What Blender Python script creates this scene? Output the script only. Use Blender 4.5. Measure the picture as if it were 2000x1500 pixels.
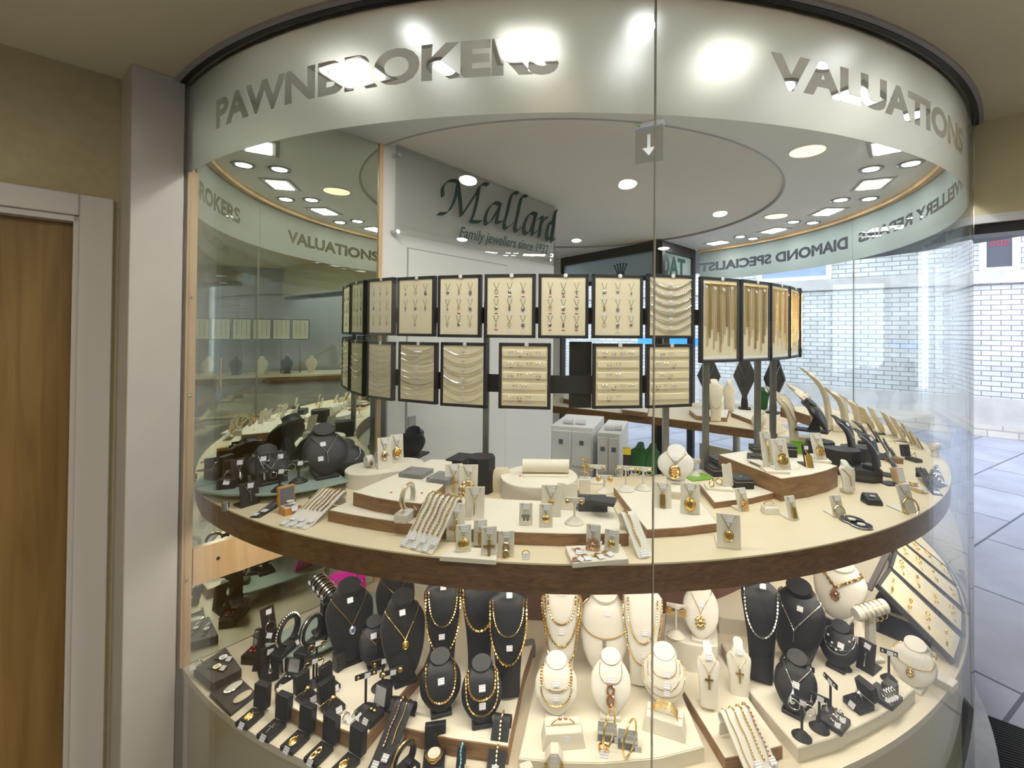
import bpy, bmesh, math, random
from math import sin, cos, pi, atan2, hypot, sqrt, radians as RD
from mathutils import Vector, Matrix
random.seed(7)
S = bpy.context.scene
COL = S.collection
for o in list(bpy.data.objects): bpy.data.objects.remove(o)
# ---------------------------------------------------------------- camera
F, PX, PY, PIT, ROL = 876.47, 1067.46, 633.59, 0.01076, 0.00821      # in pixels of a 2000x1500 frame
EYE = 1.6
cam = bpy.data.cameras.new('camera'); cam.sensor_width = 36; cam.sensor_fit = 'HORIZONTAL'
cam.lens = F / 2000 * 36; cam.shift_x = (1000 - PX) / 2000; cam.shift_y = (PY - 750) / 2000
cam.clip_start = .02; cam.clip_end = 200
co = bpy.data.objects.new('camera', cam); COL.objects.link(co)
_cr, _sr, _cp, _sp = cos(ROL), sin(ROL), cos(PIT), sin(PIT)
right = Vector((_cr, -_sp * _sr, _cp * _sr)); up = Vector((-_sr, -_sp * _cr, _cp * _cr)); back = Vector((0, -_cp, -_sp))
co.matrix_world = Matrix(((right.x, up.x, back.x, 0), (right.y, up.y, back.y, 0), (right.z, up.z, back.z, EYE), (0, 0, 0, 1)))
S.camera = co
# ---------------------------------------------------------------- world, sky, exposure
W = bpy.data.worlds.new('overcast_sky'); S.world = W; W.use_nodes = True
bg = W.node_tree.nodes['Background']; bg.inputs[0].default_value = (.80, .88, 1, 1); bg.inputs[1].default_value = 3.4
vs = S.view_settings; vs.view_transform = 'Standard'; vs.look = 'None'; vs.gamma = 1; vs.use_curve_mapping = False; vs.exposure = 0.35
cy = S.cycles; cy.max_bounces = 10; cy.diffuse_bounces = 4; cy.glossy_bounces = 5; cy.transmission_bounces = 8; cy.transparent_max_bounces = 40
cy.caustics_reflective = False; cy.caustics_refractive = False; cy.sample_clamp_indirect = 6; cy.use_denoising = True
LAMP_RECT, LAMP_ROUND, LAMP_WARM, LAMP_SHELF = 66, 46, 1.3, 14
# ---------------------------------------------------------------- plan of the place (metres)
CX, CYY, R = 0.0829, 2.9918, 2.0               # the round showcase
T, L = 1.054, .529                             # counter top, lower deck
ZC, ZG, ZB = 2.386, 2.374, 2.086               # inner ceiling, top of the glass, lower edge of the frosted band
A0, A1 = 231.1, 404.8                          # the glass runs between these angles
def ray(px, py):
    x, z = (px - PX) / F, -(py - PY) / F
    x, z = _cr * x - _sr * z, _sr * x + _cr * z
    return Vector((x, _cp - _sp * z, _sp + _cp * z))
def at(px, py, z):                              # where the line of sight meets the level z
    r = ray(px, py); t = (z - EYE) / r.z
    return Vector((r.x * t, r.y * t, z))
def on_ring(px, rad, far=False, py=650):        # where the line of sight meets a circle round the showcase centre
    r = ray(px, py); n = hypot(r.x, r.y); dx, dy = r.x / n, r.y / n
    b = dx * CX + dy * CYY; d = sqrt(max(0, b * b - (CX * CX + CYY * CYY - rad * rad)))
    t = b + d if far else b - d
    return Vector((dx * t, dy * t, 0))
def ang(p): return math.degrees(atan2(p.y - CYY, p.x - CX)) % 360
def pol(a, r, z=0): return Vector((CX + r * cos(RD(a)), CYY + r * sin(RD(a)), z))
def mpp(p): return (p.y) / F                    # metres per pixel at a point
def yaw_to_eye(p): return atan2(-p.x, p.y)
# ---------------------------------------------------------------- materials
MATS = {}
def mat(name, col, rough=.5, metal=0, spec=.5, noise=0, nscale=30, bump=0, bscale=200, coat=0, trans=0, emit=0, sheen=0, ior=1.45, alpha=1):
    m = bpy.data.materials.new(name); m.use_nodes = True; MATS[name] = m
    nt = m.node_tree; b = nt.nodes['Principled BSDF']
    b.inputs['Base Color'].default_value = (*col, 1); b.inputs['Roughness'].default_value = rough; b.inputs['Metallic'].default_value = metal
    b.inputs['Specular IOR Level'].default_value = spec; b.inputs['IOR'].default_value = ior
    if coat: b.inputs['Coat Weight'].default_value = coat
    if sheen: b.inputs['Sheen Weight'].default_value = sheen
    if trans: b.inputs['Transmission Weight'].default_value = trans
    if emit: b.inputs['Emission Color'].default_value = (*col, 1); b.inputs['Emission Strength'].default_value = emit
    tc = nt.nodes.new('ShaderNodeTexCoord')
    if noise:
        n = nt.nodes.new('ShaderNodeTexNoise'); n.inputs['Scale'].default_value = nscale; n.inputs['Detail'].default_value = 4
        nt.links.new(tc.outputs['Object'], n.inputs['Vector'])
        mx = nt.nodes.new('ShaderNodeMix'); mx.data_type = 'RGBA'; mx.blend_type = 'MULTIPLY'; mx.inputs[0].default_value = 1
        rp = nt.nodes.new('ShaderNodeValToRGB'); rp.color_ramp.elements[0].position = .3; rp.color_ramp.elements[1].position = .7
        k = 1 - noise; rp.color_ramp.elements[0].color = (k, k, k, 1); rp.color_ramp.elements[1].color = (1, 1, 1, 1)
        nt.links.new(n.outputs['Fac'], rp.inputs[0]); mx.inputs[6].default_value = (*col, 1)
        nt.links.new(rp.outputs[0], mx.inputs[7]); nt.links.new(mx.outputs[2], b.inputs['Base Color'])
    if bump:
        n2 = nt.nodes.new('ShaderNodeTexNoise'); n2.inputs['Scale'].default_value = bscale
        nt.links.new(tc.outputs['Object'], n2.inputs['Vector'])
        bp = nt.nodes.new('ShaderNodeBump'); bp.inputs['Strength'].default_value = bump; bp.inputs['Distance'].default_value = .002
        nt.links.new(n2.outputs['Fac'], bp.inputs['Height']); nt.links.new(bp.outputs[0], b.inputs['Normal'])
    return m
def wood(name, c0, c1, scale=(3, 3, 40), dist=3, rough=.4, detail=6):
    m = mat(name, c0, rough); nt = m.node_tree; b = nt.nodes['Principled BSDF']
    tc = nt.nodes.new('ShaderNodeTexCoord'); mp = nt.nodes.new('ShaderNodeMapping'); mp.inputs['Scale'].default_value = scale
    n = nt.nodes.new('ShaderNodeTexNoise'); n.inputs['Scale'].default_value = 1; n.inputs['Detail'].default_value = detail; n.inputs['Distortion'].default_value = dist
    rp = nt.nodes.new('ShaderNodeValToRGB'); rp.color_ramp.elements[0].position = .3; rp.color_ramp.elements[1].position = .72
    rp.color_ramp.elements[0].color = (*c0, 1); rp.color_ramp.elements[1].color = (*c1, 1)
    nt.links.new(tc.outputs['Object'], mp.inputs[0]); nt.links.new(mp.outputs[0], n.inputs['Vector']); nt.links.new(n.outputs['Fac'], rp.inputs[0])
    nt.links.new(rp.outputs[0], b.inputs['Base Color']); return m
def bricks(name, c1, c2, cm, bw, bh, mort, coat=0, rough=.6, off=.5):
    m = mat(name, c1, rough, coat=coat); nt = m.node_tree; b = nt.nodes['Principled BSDF']
    uv = nt.nodes.new('ShaderNodeUVMap'); br = nt.nodes.new('ShaderNodeTexBrick'); br.offset = off
    for k, v in (('Color1', c1), ('Color2', c2), ('Mortar', cm)): br.inputs[k].default_value = (*v, 1)
    br.inputs['Scale'].default_value = 1; br.inputs['Brick Width'].default_value = bw; br.inputs['Row Height'].default_value = bh; br.inputs['Mortar Size'].default_value = mort
    n = nt.nodes.new('ShaderNodeTexNoise'); n.inputs['Scale'].default_value = 2.2; n.inputs['Detail'].default_value = 5
    rp = nt.nodes.new('ShaderNodeValToRGB'); rp.color_ramp.elements[0].position = .3; rp.color_ramp.elements[0].color = (.8, .8, .82, 1); rp.color_ramp.elements[1].position = .62
    mx = nt.nodes.new('ShaderNodeMix'); mx.data_type = 'RGBA'; mx.blend_type = 'MULTIPLY'; mx.inputs[0].default_value = 1
    nt.links.new(uv.outputs[0], br.inputs['Vector']); nt.links.new(uv.outputs[0], n.inputs['Vector']); nt.links.new(n.outputs['Fac'], rp.inputs[0])
    nt.links.new(br.outputs['Color'], mx.inputs[6]); nt.links.new(rp.outputs[0], mx.inputs[7]); nt.links.new(mx.outputs[2], b.inputs['Base Color'])
    bp = nt.nodes.new('ShaderNodeBump'); bp.inputs['Distance'].default_value = .006; bp.invert = True
    nt.links.new(br.outputs['Fac'], bp.inputs['Height']); nt.links.new(bp.outputs[0], b.inputs['Normal']); return m
def sheet_glass(name, tint, refl=1.0):         # thin clear pane: transparent with a Fresnel reflection
    m = bpy.data.materials.new(name); m.use_nodes = True; nt = m.node_tree; nt.nodes.clear(); MATS[name] = m
    o = nt.nodes.new('ShaderNodeOutputMaterial'); t = nt.nodes.new('ShaderNodeBsdfTransparent'); t.inputs[0].default_value = (*tint, 1)
    g = nt.nodes.new('ShaderNodeBsdfGlossy'); g.inputs['Roughness'].default_value = 0.0
    f = nt.nodes.new('ShaderNodeLayerWeight'); f.inputs[0].default_value = .5
    k = nt.nodes.new('ShaderNodeMath'); k.operation = 'POWER'; k.inputs[1].default_value = 5
    k2 = nt.nodes.new('ShaderNodeMath'); k2.operation = 'MULTIPLY_ADD'; k2.inputs[1].default_value = .9; k2.inputs[2].default_value = .035 * refl
    x = nt.nodes.new('ShaderNodeMixShader'); nt.links.new(f.outputs['Facing'], k.inputs[0]); nt.links.new(k.outputs[0], k2.inputs[0]); nt.links.new(k2.outputs[0], x.inputs[0])
    nt.links.new(t.outputs[0], x.inputs[1]); nt.links.new(g.outputs[0], x.inputs[2]); nt.links.new(x.outputs[0], o.inputs[0]); return m
def frosted(name, col, dif, rough, ior=1.25, tr=(.9, .95, .93)):
    m = bpy.data.materials.new(name); m.use_nodes = True; nt = m.node_tree; nt.nodes.clear(); MATS[name] = m
    o = nt.nodes.new('ShaderNodeOutputMaterial'); d = nt.nodes.new('ShaderNodeBsdfDiffuse'); d.inputs[0].default_value = (*col, 1)
    t = nt.nodes.new('ShaderNodeBsdfTranslucent'); t.inputs[0].default_value = (*col, 1)
    r = nt.nodes.new('ShaderNodeBsdfRefraction'); r.inputs[0].default_value = (*tr, 1); r.inputs['Roughness'].default_value = rough; r.inputs['IOR'].default_value = ior
    a = nt.nodes.new('ShaderNodeMixShader'); a.inputs[0].default_value = .5; x = nt.nodes.new('ShaderNodeMixShader'); x.inputs[0].default_value = dif
    nt.links.new(d.outputs[0], a.inputs[1]); nt.links.new(t.outputs[0], a.inputs[2]); nt.links.new(r.outputs[0], x.inputs[1]); nt.links.new(a.outputs[0], x.inputs[2])
    nt.links.new(x.outputs[0], o.inputs[0]); return m
def tagmat(name, head):                         # white ticket with printed lines
    m = mat(name, (.9, .9, .92), .5); nt = m.node_tree; b = nt.nodes['Principled BSDF']
    uv = nt.nodes.new('ShaderNodeUVMap'); w = nt.nodes.new('ShaderNodeTexWave'); w.wave_type = 'BANDS'; w.bands_direction = 'Y'; w.inputs['Scale'].default_value = .9; w.inputs['Phase Offset'].default_value = 1.5
    n = nt.nodes.new('ShaderNodeTexNoise'); n.inputs['Scale'].default_value = 9; n.inputs['Detail'].default_value = 1
    mu = nt.nodes.new('ShaderNodeMath'); mu.operation = 'MULTIPLY'; rp = nt.nodes.new('ShaderNodeValToRGB')
    rp.color_ramp.elements[0].position = .36; rp.color_ramp.elements[1].position = .46; rp.color_ramp.elements[0].color = (.9, .9, .92, 1); rp.color_ramp.elements[1].color = (.42, .36, .46, 1)
    nt.links.new(uv.outputs[0], w.inputs['Vector']); nt.links.new(uv.outputs[0], n.inputs['Vector']); nt.links.new(w.outputs['Fac'], mu.inputs[0]); nt.links.new(n.outputs['Fac'], mu.inputs[1])
    nt.links.new(mu.outputs[0], rp.inputs[0])
    if head:
        sp = nt.nodes.new('ShaderNodeSeparateXYZ'); gt = nt.nodes.new('ShaderNodeMath'); gt.operation = 'GREATER_THAN'; gt.inputs[1].default_value = .62
        mx = nt.nodes.new('ShaderNodeMix'); mx.data_type = 'RGBA'; mx.inputs[7].default_value = (.45, .02, .03, 1)
        nt.links.new(uv.outputs[0], sp.inputs[0]); nt.links.new(sp.outputs[1], gt.inputs[0]); nt.links.new(gt.outputs[0], mx.inputs[0]); nt.links.new(rp.outputs[0], mx.inputs[6]); nt.links.new(mx.outputs[2], b.inputs['Base Color'])
    else: nt.links.new(rp.outputs[0], b.inputs['Base Color'])
    return m
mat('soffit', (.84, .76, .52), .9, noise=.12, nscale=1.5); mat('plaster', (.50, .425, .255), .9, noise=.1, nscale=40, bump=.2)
mat('white_paint', (.62, .58, .53), .55, noise=.05, nscale=8); mat('gloss_white', (.62, .58, .52), .35)
mat('wall_white', (.80, .77, .72), .5); mat('ceiling_white', (.87, .85, .82), .8); mat('dome_white', (.84, .79, .72), .8)
mat('counter_cream', (.80, .68, .46), .45, noise=.03, nscale=3); mat('pad_cream', (.84, .77, .63), .6, bump=.15, bscale=900); mat('deck_cream', (.84, .75, .58), .5)
mat('tray_cream', (.88, .77, .54), .85, bump=.3, bscale=1500); mat('cream_leather', (.76, .72, .64), .42, bump=.12, bscale=900); mat('cream_card', (.76, .71, .60), .5)
mat('old_cream', (.78, .68, .50), .5); mat('box_white', (.78, .77, .76), .4)
mat('black_leather', (.014, .014, .017), .38, bump=.25, bscale=1200); mat('black_velvet', (.010, .009, .009), .95, sheen=.15); mat('black_card', (.018, .017, .018), .5)
mat('grey_box', (.055, .052, .055), .5, bump=.2, bscale=900); mat('tray_black', (.022, .02, .024), .5); mat('dark_metal', (.03, .03, .032), .35, metal=.6); mat('grey_metal', (.30, .30, .29), .35, metal=.9)
mat('chrome', (.7, .7, .7), .15, metal=1); mat('gold', (.90, .62, .22), .2, metal=1); mat('rose_gold', (.85, .50, .33), .22, metal=1); mat('silver', (.82, .81, .79), .16, metal=1)
mat('pearl', (.85, .82, .78), .2, coat=.5); mat('blue_stone', (.03, .04, .30), .1, coat=1); mat('red_stone', (.55, .03, .02), .1, coat=1); mat('green_stone', (.35, .36, .05), .15, coat=1); mat('turquoise', (.2, .55, .65), .15, coat=1)
mat('crystal', (.75, .8, .85), .05, metal=.7); mat('satin_grey', (.52, .52, .55), .5); mat('pink_felt', (.62, .0, .33), .8, sheen=.3); mat('green_velvet', (.01, .11, .02), .85, sheen=.3)
mat('green_plastic', (.35, .75, .05), .3, trans=.4); mat('yellow_plastic', (.85, .65, .02), .4); mat('tan_leather', (.60, .28, .06), .5); mat('brown_board', (.19, .095, .068), .9, noise=.25, nscale=160)
mat('acrylic', (.86, .88, .86), .08, trans=.75, ior=1.3); mat('shelf_glass', (.42, .53, .48), .35, trans=.25, ior=1.3); mat('oval_white', (.72, .73, .62), .35)
mat('grey_lining', (.16, .155, .17), .5); mat('red_dot', (.6, .02, .02), .5); mat('green_dot', (.1, .7, .1), .5)
mat('sign_text', (.010, .052, .042), .5); mat('grey_sill', (.42, .42, .42), .6); mat('seam', (.42, .38, .30), .4); mat('mat_rib', (.02, .02, .022), .8); mat('slate_frame', (.20, .19, .20), .5)
mat('panel_grey', (.42, .40, .38), .4); mat('inner_floor', (.75, .72, .66), .6); mat('neon', (.05, .3, 1), .5, emit=1.2); mat('window_dark', (.05, .055, .075), .1); mat('window_blue', (.25, .32, .5), .2); mat('purple_sign', (.12, .08, .4), .5); mat('red_text', (.25, .03, .06), .5)
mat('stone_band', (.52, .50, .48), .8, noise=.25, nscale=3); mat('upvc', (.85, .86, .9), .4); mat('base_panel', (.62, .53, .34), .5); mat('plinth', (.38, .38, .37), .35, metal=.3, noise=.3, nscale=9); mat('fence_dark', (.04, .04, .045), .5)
mat('lamp_cool', (1, .98, .93), .5, emit=LAMP_RECT); mat('lamp_round', (.95, .97, 1), .5, emit=LAMP_ROUND); mat('lamp_warm', (1, .80, .50), .5, emit=LAMP_WARM); mat('lamp_shelf', (1, .93, .83), .5, emit=LAMP_SHELF); mat('lamp_soffit', (1, .93, .8), .5, emit=170)
wood('walnut', (.11, .048, .010), (.235, .115, .034), (14, 14, 60), 2.0, .32); wood('walnut_light', (.20, .105, .045), (.36, .20, .09), (12, 12, 60), 1.2, .4); wood('maple', (.62, .40, .20), (.74, .52, .30), (10, 10, 3), 2, .35)
wood('oak', (.19, .105, .022), (.30, .18, .05), (26, 26, 1.6), 1.0, .5)
bricks('white_brick', (.60, .60, .58), (.52, .52, .50), (.22, .22, .24), .22, .078, .006, rough=.5)
bricks('rubble', (.60, .56, .50), (.52, .49, .44), (.36, .35, .34), .34, .11, .008, rough=.8); bricks('flagstone', (.34, .345, .40), (.29, .295, .345), (.10, .10, .13), .95, .62, .008, rough=.7, off=.37)
sheet_glass('glass', (.97, .985, .977), 1.2); sheet_glass('clear_plate', (.86, .87, .86), 1.2)
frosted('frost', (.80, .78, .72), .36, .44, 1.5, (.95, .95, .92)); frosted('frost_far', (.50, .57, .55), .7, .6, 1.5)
tagmat('ticket', False); tagmat('ticket_red', True)
m = mat('mirror', (.72, .80, .70), .0, metal=1)
M = MATS
# ---------------------------------------------------------------- mesh helpers
class MB:
    def __init__(s): s.v = []; s.f = []; s.uv = {}
    def add(s, vs, fs, tr=None):
        n = len(s.v); s.v += [tuple(tr @ Vector(v)) if tr else tuple(v) for v in vs]; s.f += [tuple(i + n for i in f) for f in fs]; return s
    def box(s, c, d, tr=None):
        x, y, z = (k / 2 for k in d); vs = [(c[0] + i * x, c[1] + j * y, c[2] + k * z) for k in (-1, 1) for j in (-1, 1) for i in (-1, 1)]
        return s.add(vs, [(0, 2, 3, 1), (4, 5, 7, 6), (0, 1, 5, 4), (2, 6, 7, 3), (0, 4, 6, 2), (1, 3, 7, 5)], tr)
    def loft(s, rings, cap=True, tr=None):
        n = len(rings[0]); vs = [p for r in rings for p in r]; fs = []
        for i in range(len(rings) - 1):
            for j in range(n):
                k = (j + 1) % n; fs.append((i * n + j, i * n + k, (i + 1) * n + k, (i + 1) * n + j))
        if cap: fs.append(tuple(reversed(range(n)))); fs.append(tuple((len(rings) - 1) * n + j for j in range(n)))
        return s.add(vs, fs, tr)
    def cyl(s, c, r, h, n=20, r2=None, tr=None, sy=1):
        r2 = r if r2 is None else r2
        return s.loft([[(c[0] + q * cos(2 * pi * i / n), c[1] + sy * q * sin(2 * pi * i / n), c[2] + z) for i in range(n)] for q, z in ((r, 0), (r2, h))], True, tr)
    def lathe(s, prof, n=20, c=(0, 0, 0), sy=1, tr=None):
        return s.loft([[(c[0] + q * cos(2 * pi * i / n), c[1] + sy * q * sin(2 * pi * i / n), c[2] + z) for i in range(n)] for q, z in prof], True, tr)
    def prism(s, poly, z0, z1, tr=None):
        n = len(poly); a = sum(poly[i][0] * poly[(i + 1) % n][1] - poly[(i + 1) % n][0] * poly[i][1] for i in range(n))
        if a < 0: poly = poly[::-1]
        return s.loft([[(p[0], p[1], z) for p in poly] for z in (z0, z1)], True, tr)
    def tube(s, path, r, n=6, closed=False, mod=0, tr=None):
        P = [Vector(p) for p in path]; m = len(P); rings = []; prev = None
        for i in range(m):
            a, b = (P[i - 1], P[(i + 1) % m]) if closed else (P[max(i - 1, 0)], P[min(i + 1, m - 1)])
            d = (b - a); d = d.normalized() if d.length > 1e-9 else Vector((0, 0, 1))
            if prev is None: u = d.orthogonal().normalized()
            else:
                u = prev - d * prev.dot(d); u = u.normalized() if u.length > 1e-6 else d.orthogonal().normalized()
            prev = u; w = d.cross(u); q = r * (1 + mod * (1 if i % 2 else -1))
            rings.append([tuple(P[i] + u * q * cos(2 * pi * k / n) + w * q * sin(2 * pi * k / n)) for k in range(n)])
        if closed: rings.append(rings[0])
        return s.loft(rings, not closed, tr)
    def sweep(s, prof, path_fn, ts):             # profile points (a,b) carried along path_fn(t,a,b)
        return s.loft([[path_fn(t, a, b) for a, b in prof] for t in ts])
    def sphere(s, c, r, n=10, sc=(1, 1, 1), tr=None):
        rg = []
        for i in range(n // 2 + 1):
            t = -pi / 2 + pi * (i + .02) / (n / 2 + .04); rg.append([(c[0] + sc[0] * r * cos(t) * cos(2 * pi * j / n), c[1] + sc[1] * r * cos(t) * sin(2 * pi * j / n), c[2] + sc[2] * r * sin(t)) for j in range(n)])
        return s.loft(rg, True, tr)
    def torus(s, c, Rr, r, axis='y', n=28, k=6, sz=1, a0=0, a1=360, tr=None, mod=0):
        cl = a1 - a0 >= 360; m = n if cl else n + 1; pts = []
        for i in range(m):
            t = RD(a0 + (a1 - a0) * i / n); x, z = Rr * cos(t), Rr * sz * sin(t)
            pts.append({'y': (c[0] + x, c[1], c[2] + z), 'x': (c[0], c[1] + x, c[2] + z), 'z': (c[0] + x, c[1] + z, c[2])}[axis])
        return s.tube(pts, r, k, cl, mod, tr)
    def mesh(s, name):
        me = bpy.data.meshes.new(name); me.from_pydata(s.v, [], s.f); me.validate(); me.update(); return me
def smooth(me, deg=40):
    bm = bmesh.new(); bm.from_mesh(me); bmesh.ops.recalc_face_normals(bm, faces=bm.faces)
    for f in bm.faces: f.smooth = True
    for e in bm.edges:
        e.smooth = len(e.link_faces) == 2 and e.calc_face_angle(0) < RD(deg)
    bm.to_mesh(me); bm.free()
def obj(name, mb, material, parent=None, label=None, bevel=0, sm=True):
    me = mb if isinstance(mb, bpy.types.Mesh) else mb.mesh(name)
    if not isinstance(mb, bpy.types.Mesh) and sm: smooth(me)
    if not me.materials: me.materials.append(M[material])
    o = bpy.data.objects.new(name, me); COL.objects.link(o)
    if parent: o.parent = parent
    if label: o['label'] = label
    if bevel:
        b = o.modifiers.new('bevel', 'BEVEL'); b.width = bevel; b.segments = 2; b.limit_method = 'ANGLE'
    return o
USED = set()
def tag(o, label, cat, group=None, kind=None):
    if label:
        o['label'] = label
        if kind is None:
            n = len(label.split())
            if label in USED: print('DUPLABEL', label)
            if n < 4 or n > 16: print('LABELLEN', n, label)
            USED.add(label)
    if cat: o['category'] = cat
    if group: o['group'] = group
    if kind: o['kind'] = kind
    return o
def struct(name, mb, material, parent=None, bevel=0, label=None):
    o = obj(name, mb, material, parent, None, bevel)
    if parent is None:
        o['kind'] = 'structure'
        if label: o['label'] = label
    return o
def thing(name, label, cat, loc=(0, 0, 0), yaw=0, group=None):
    o = bpy.data.objects.new(name, None); COL.objects.link(o); o.empty_display_size = .02
    o.location = loc; o.rotation_euler = (0, 0, yaw); return tag(o, label, cat, group)
def solo(name, mb, material, label, cat, loc=(0, 0, 0), yaw=0, group=None, bevel=0):
    o = obj(name, mb, material, None, None, bevel); o.location = loc; o.rotation_euler = (0, 0, yaw); return tag(o, label, cat, group)
def arc(a0, a1, r, n): return [(CX + r * cos(RD(a0 + (a1 - a0) * i / n)), CYY + r * sin(RD(a0 + (a1 - a0) * i / n))) for i in range(n + 1)]
def ring_slab(a0, a1, r0, r1, z0, z1, n=64):     # closed annular sector
    mb = MB(); rg = []
    for i in range(n + 1):
        a = RD(a0 + (a1 - a0) * i / n); c, s_ = cos(a), sin(a)
        rg.append([(CX + r * c, CYY + r * s_, z) for r, z in ((r0, z0), (r1, z0), (r1, z1), (r0, z1))])
    return mb.loft(rg, a1 - a0 < 359.9)
def ring_var(a0, a1, f0, r1, z0, z1, n=64):      # annular sector whose inner radius follows f0(angle)
    mb = MB(); rg = []
    for i in range(n + 1):
        A = a0 + (a1 - a0) * i / n; a = RD(A); c, s_ = cos(a), sin(a); r0 = f0(A)
        rg.append([(CX + r * c, CYY + r * s_, z) for r, z in ((r0, z0), (r1, z0), (r1, z1), (r0, z1))])
    return mb.loft(rg)
def quad_uv(name, corners, material, size, parent=None):    # a flat four-cornered face with metric UVs
    me = bpy.data.meshes.new(name); me.from_pydata(corners, [], [(0, 1, 2, 3)]); uvl = me.uv_layers.new()
    for i, uv in enumerate(((0, 0), (size[0], 0), (size[0], size[1]), (0, size[1]))): uvl.data[i].uv = uv
    return me
def block_uv(name, p0, p1, z0, z1, depth):       # wall slab from p0 to p1 (plan), metric UVs on its long faces
    p0, p1 = Vector(p0[:2]), Vector(p1[:2]); d = p1 - p0; ln = d.length; nrm = Vector((d.y, -d.x)).normalized() * depth
    c = [(p0.x, p0.y), (p1.x, p1.y), (p1.x - nrm.x, p1.y - nrm.y), (p0.x - nrm.x, p0.y - nrm.y)]
    vs = [(x, y, z) for z in (z0, z1) for x, y in c]; fs = [(0, 1, 5, 4), (2, 3, 7, 6), (1, 2, 6, 5), (3, 0, 4, 7), (4, 5, 6, 7), (3, 2, 1, 0)]
    me = bpy.data.meshes.new(name); me.from_pydata(vs, [], fs); u = me.uv_layers.new(); i = 0
    for k in range(6):
        w = ln if k in (0, 1) else depth; h = z1 - z0 if k < 4 else ln
        for uv in ((0, z0), (w, z0), (w, z0 + h), (0, z0 + h)): u.data[i].uv = uv; i += 1
    return me
def clip(o, p, n):                              # cut away what lies behind a plane (object space = world space)
    bm = bmesh.new(); bm.from_mesh(o.data); r = bmesh.ops.bisect_plane(bm, geom=bm.verts[:] + bm.edges[:] + bm.faces[:], plane_co=p, plane_no=n, clear_inner=True)
    bmesh.ops.holes_fill(bm, edges=[e for e in bm.edges if len(e.link_faces) == 1]); bm.to_mesh(o.data); bm.free(); smooth(o.data); return o
# ================================================================ the setting
P1 = Vector((-1.145, 1.4125, 0)); P2 = Vector((-.712, 1.914, 0)); PE = Vector((.06, 2.97, 0))
MU = (P2 - P1).normalized(); MN = Vector((MU.y, -MU.x, 0))         # mirror direction and the side it faces
WU = (PE - P2).normalized(); WN = Vector((WU.y, -WU.x, 0))
def along(p, u, n, s, o, z): v = p + u * s + n * o; return (v.x, v.y, z)
def on_plane(px, py, p, u, n, off=0):            # where a line of sight meets a vertical wall: (distance along, height)
    r = ray(px, py); q = p + n * off; t = (q.x * n.x + q.y * n.y) / (r.x * n.x + r.y * n.y)
    h = Vector((r.x * t, r.y * t, 0)) - q; return h.dot(u), EYE + r.z * t
def wbox(mb, p, u, n, s0, s1, o0, o1, z0, z1):
    return mb.prism([along(p, u, n, s, o, 0)[:2] for s, o in ((s0, o0), (s1, o0), (s1, o1), (s0, o1))], z0, z1)
struct('floor', block_uv('floor', (-10, -8), (16, -8), -.1, 0, 30), 'flagstone')
_f = bpy.data.objects['floor'].data; u = _f.uv_layers[0].data
for p in _f.polygons:
    for li in p.loop_indices:
        v = _f.vertices[_f.loops[li].vertex_index].co; a = RD(-31); u[li].uv = (v.x * cos(a) - v.y * sin(a), v.x * sin(a) + v.y * cos(a))
struct('floor_inner', MB().prism(arc(0, 360, 1.96, 48)[:-1], .0, .006), 'inner_floor')
# ceilings
struct('ceiling', ring_slab(0, 360, 1.326, 1.995, ZC, ZC + .03, 96), 'ceiling_white')
mb = MB(); rg = []
for i in range(9):
    r = 1.33 * (1 - i / 8.3); rg.append([(x, y, ZC + .012 + .15 * (1 - (r / 1.33) ** 4)) for x, y in arc(0, 360, r, 64)[:-1]])
struct('ceiling_dome', mb.loft(rg), 'dome_white')
struct('trim_dome_shade_line', ring_slab(0, 360, 1.322, 1.332, ZC - .002, ZC + .02, 96), 'panel_grey')  # grey ring stands in for the shadow line at the dome edge
struct('ceiling_outer', ring_slab(140, 318, 2.003, 9, ZG, ZG + .1, 60), 'soffit')
struct('roof_light_block', MB().prism(arc(0, 360, 2.02, 48)[:-1], 2.62, 2.7), 'soffit')  # unseen slab added to keep sky light out of the showcase
struct('trim_cove', ring_slab(231, 405, 1.957, 1.99, ZC - .024, ZC, 90), 'maple')
struct('trim_channel', ring_slab(229, 321, 2.004, 2.018, ZG - .010, ZG, 60), 'dark_metal')
struct('trim_channel_edge', ring_slab(229, 321, 2.018, 2.03, ZG - .008, ZG, 60), 'panel_grey')
struct('wall_light_seal', ring_slab(229, 405, 1.992, 2.004, ZG, ZG + .26, 90), 'soffit')  # hidden ring added to stop light leaking in above the glass
# left wall, pilaster, door
W0 = Vector((-1.33, 1.415, 0)); WD = Vector((-.69, -.73, 0)).normalized(); DN = Vector((-WD.y, WD.x, 0))   # DN faces the corridor
if DN.dot(-W0) < 0: DN = -DN
DT0, DT1 = .104, .88
mb = MB(); wbox(mb, W0, WD, DN, -.12, DT0, -.12, 0, 0, ZG); wbox(mb, W0, WD, DN, DT1, 7, -.12, 0, 0, ZG); wbox(mb, W0, WD, DN, DT0, DT1, -.12, 0, 1.93, ZG)
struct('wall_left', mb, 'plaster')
struct('wall_pilaster', MB().prism([(-1.227, 1.315), (-1.147, 1.411), (-1.255, 1.50), (-1.345, 1.405)], 0, ZG), 'white_paint', bevel=.003)
d = bpy.data.objects.new('door_1', None); COL.objects.link(d); d['kind'] = 'structure'; d['label'] = 'oak veneer door in a white frame left of the showcase'
mb = MB(); wbox(mb, W0, WD, DN, .0305, DT0, 0, .02, 0, 1.99); wbox(mb, W0, WD, DN, DT1, DT1 + .0735, 0, .02, 0, 1.99); wbox(mb, W0, WD, DN, DT0, DT1, 0, .02, 1.926, 1.99)
obj('architrave', mb, 'gloss_white', d, bevel=.003)
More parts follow.
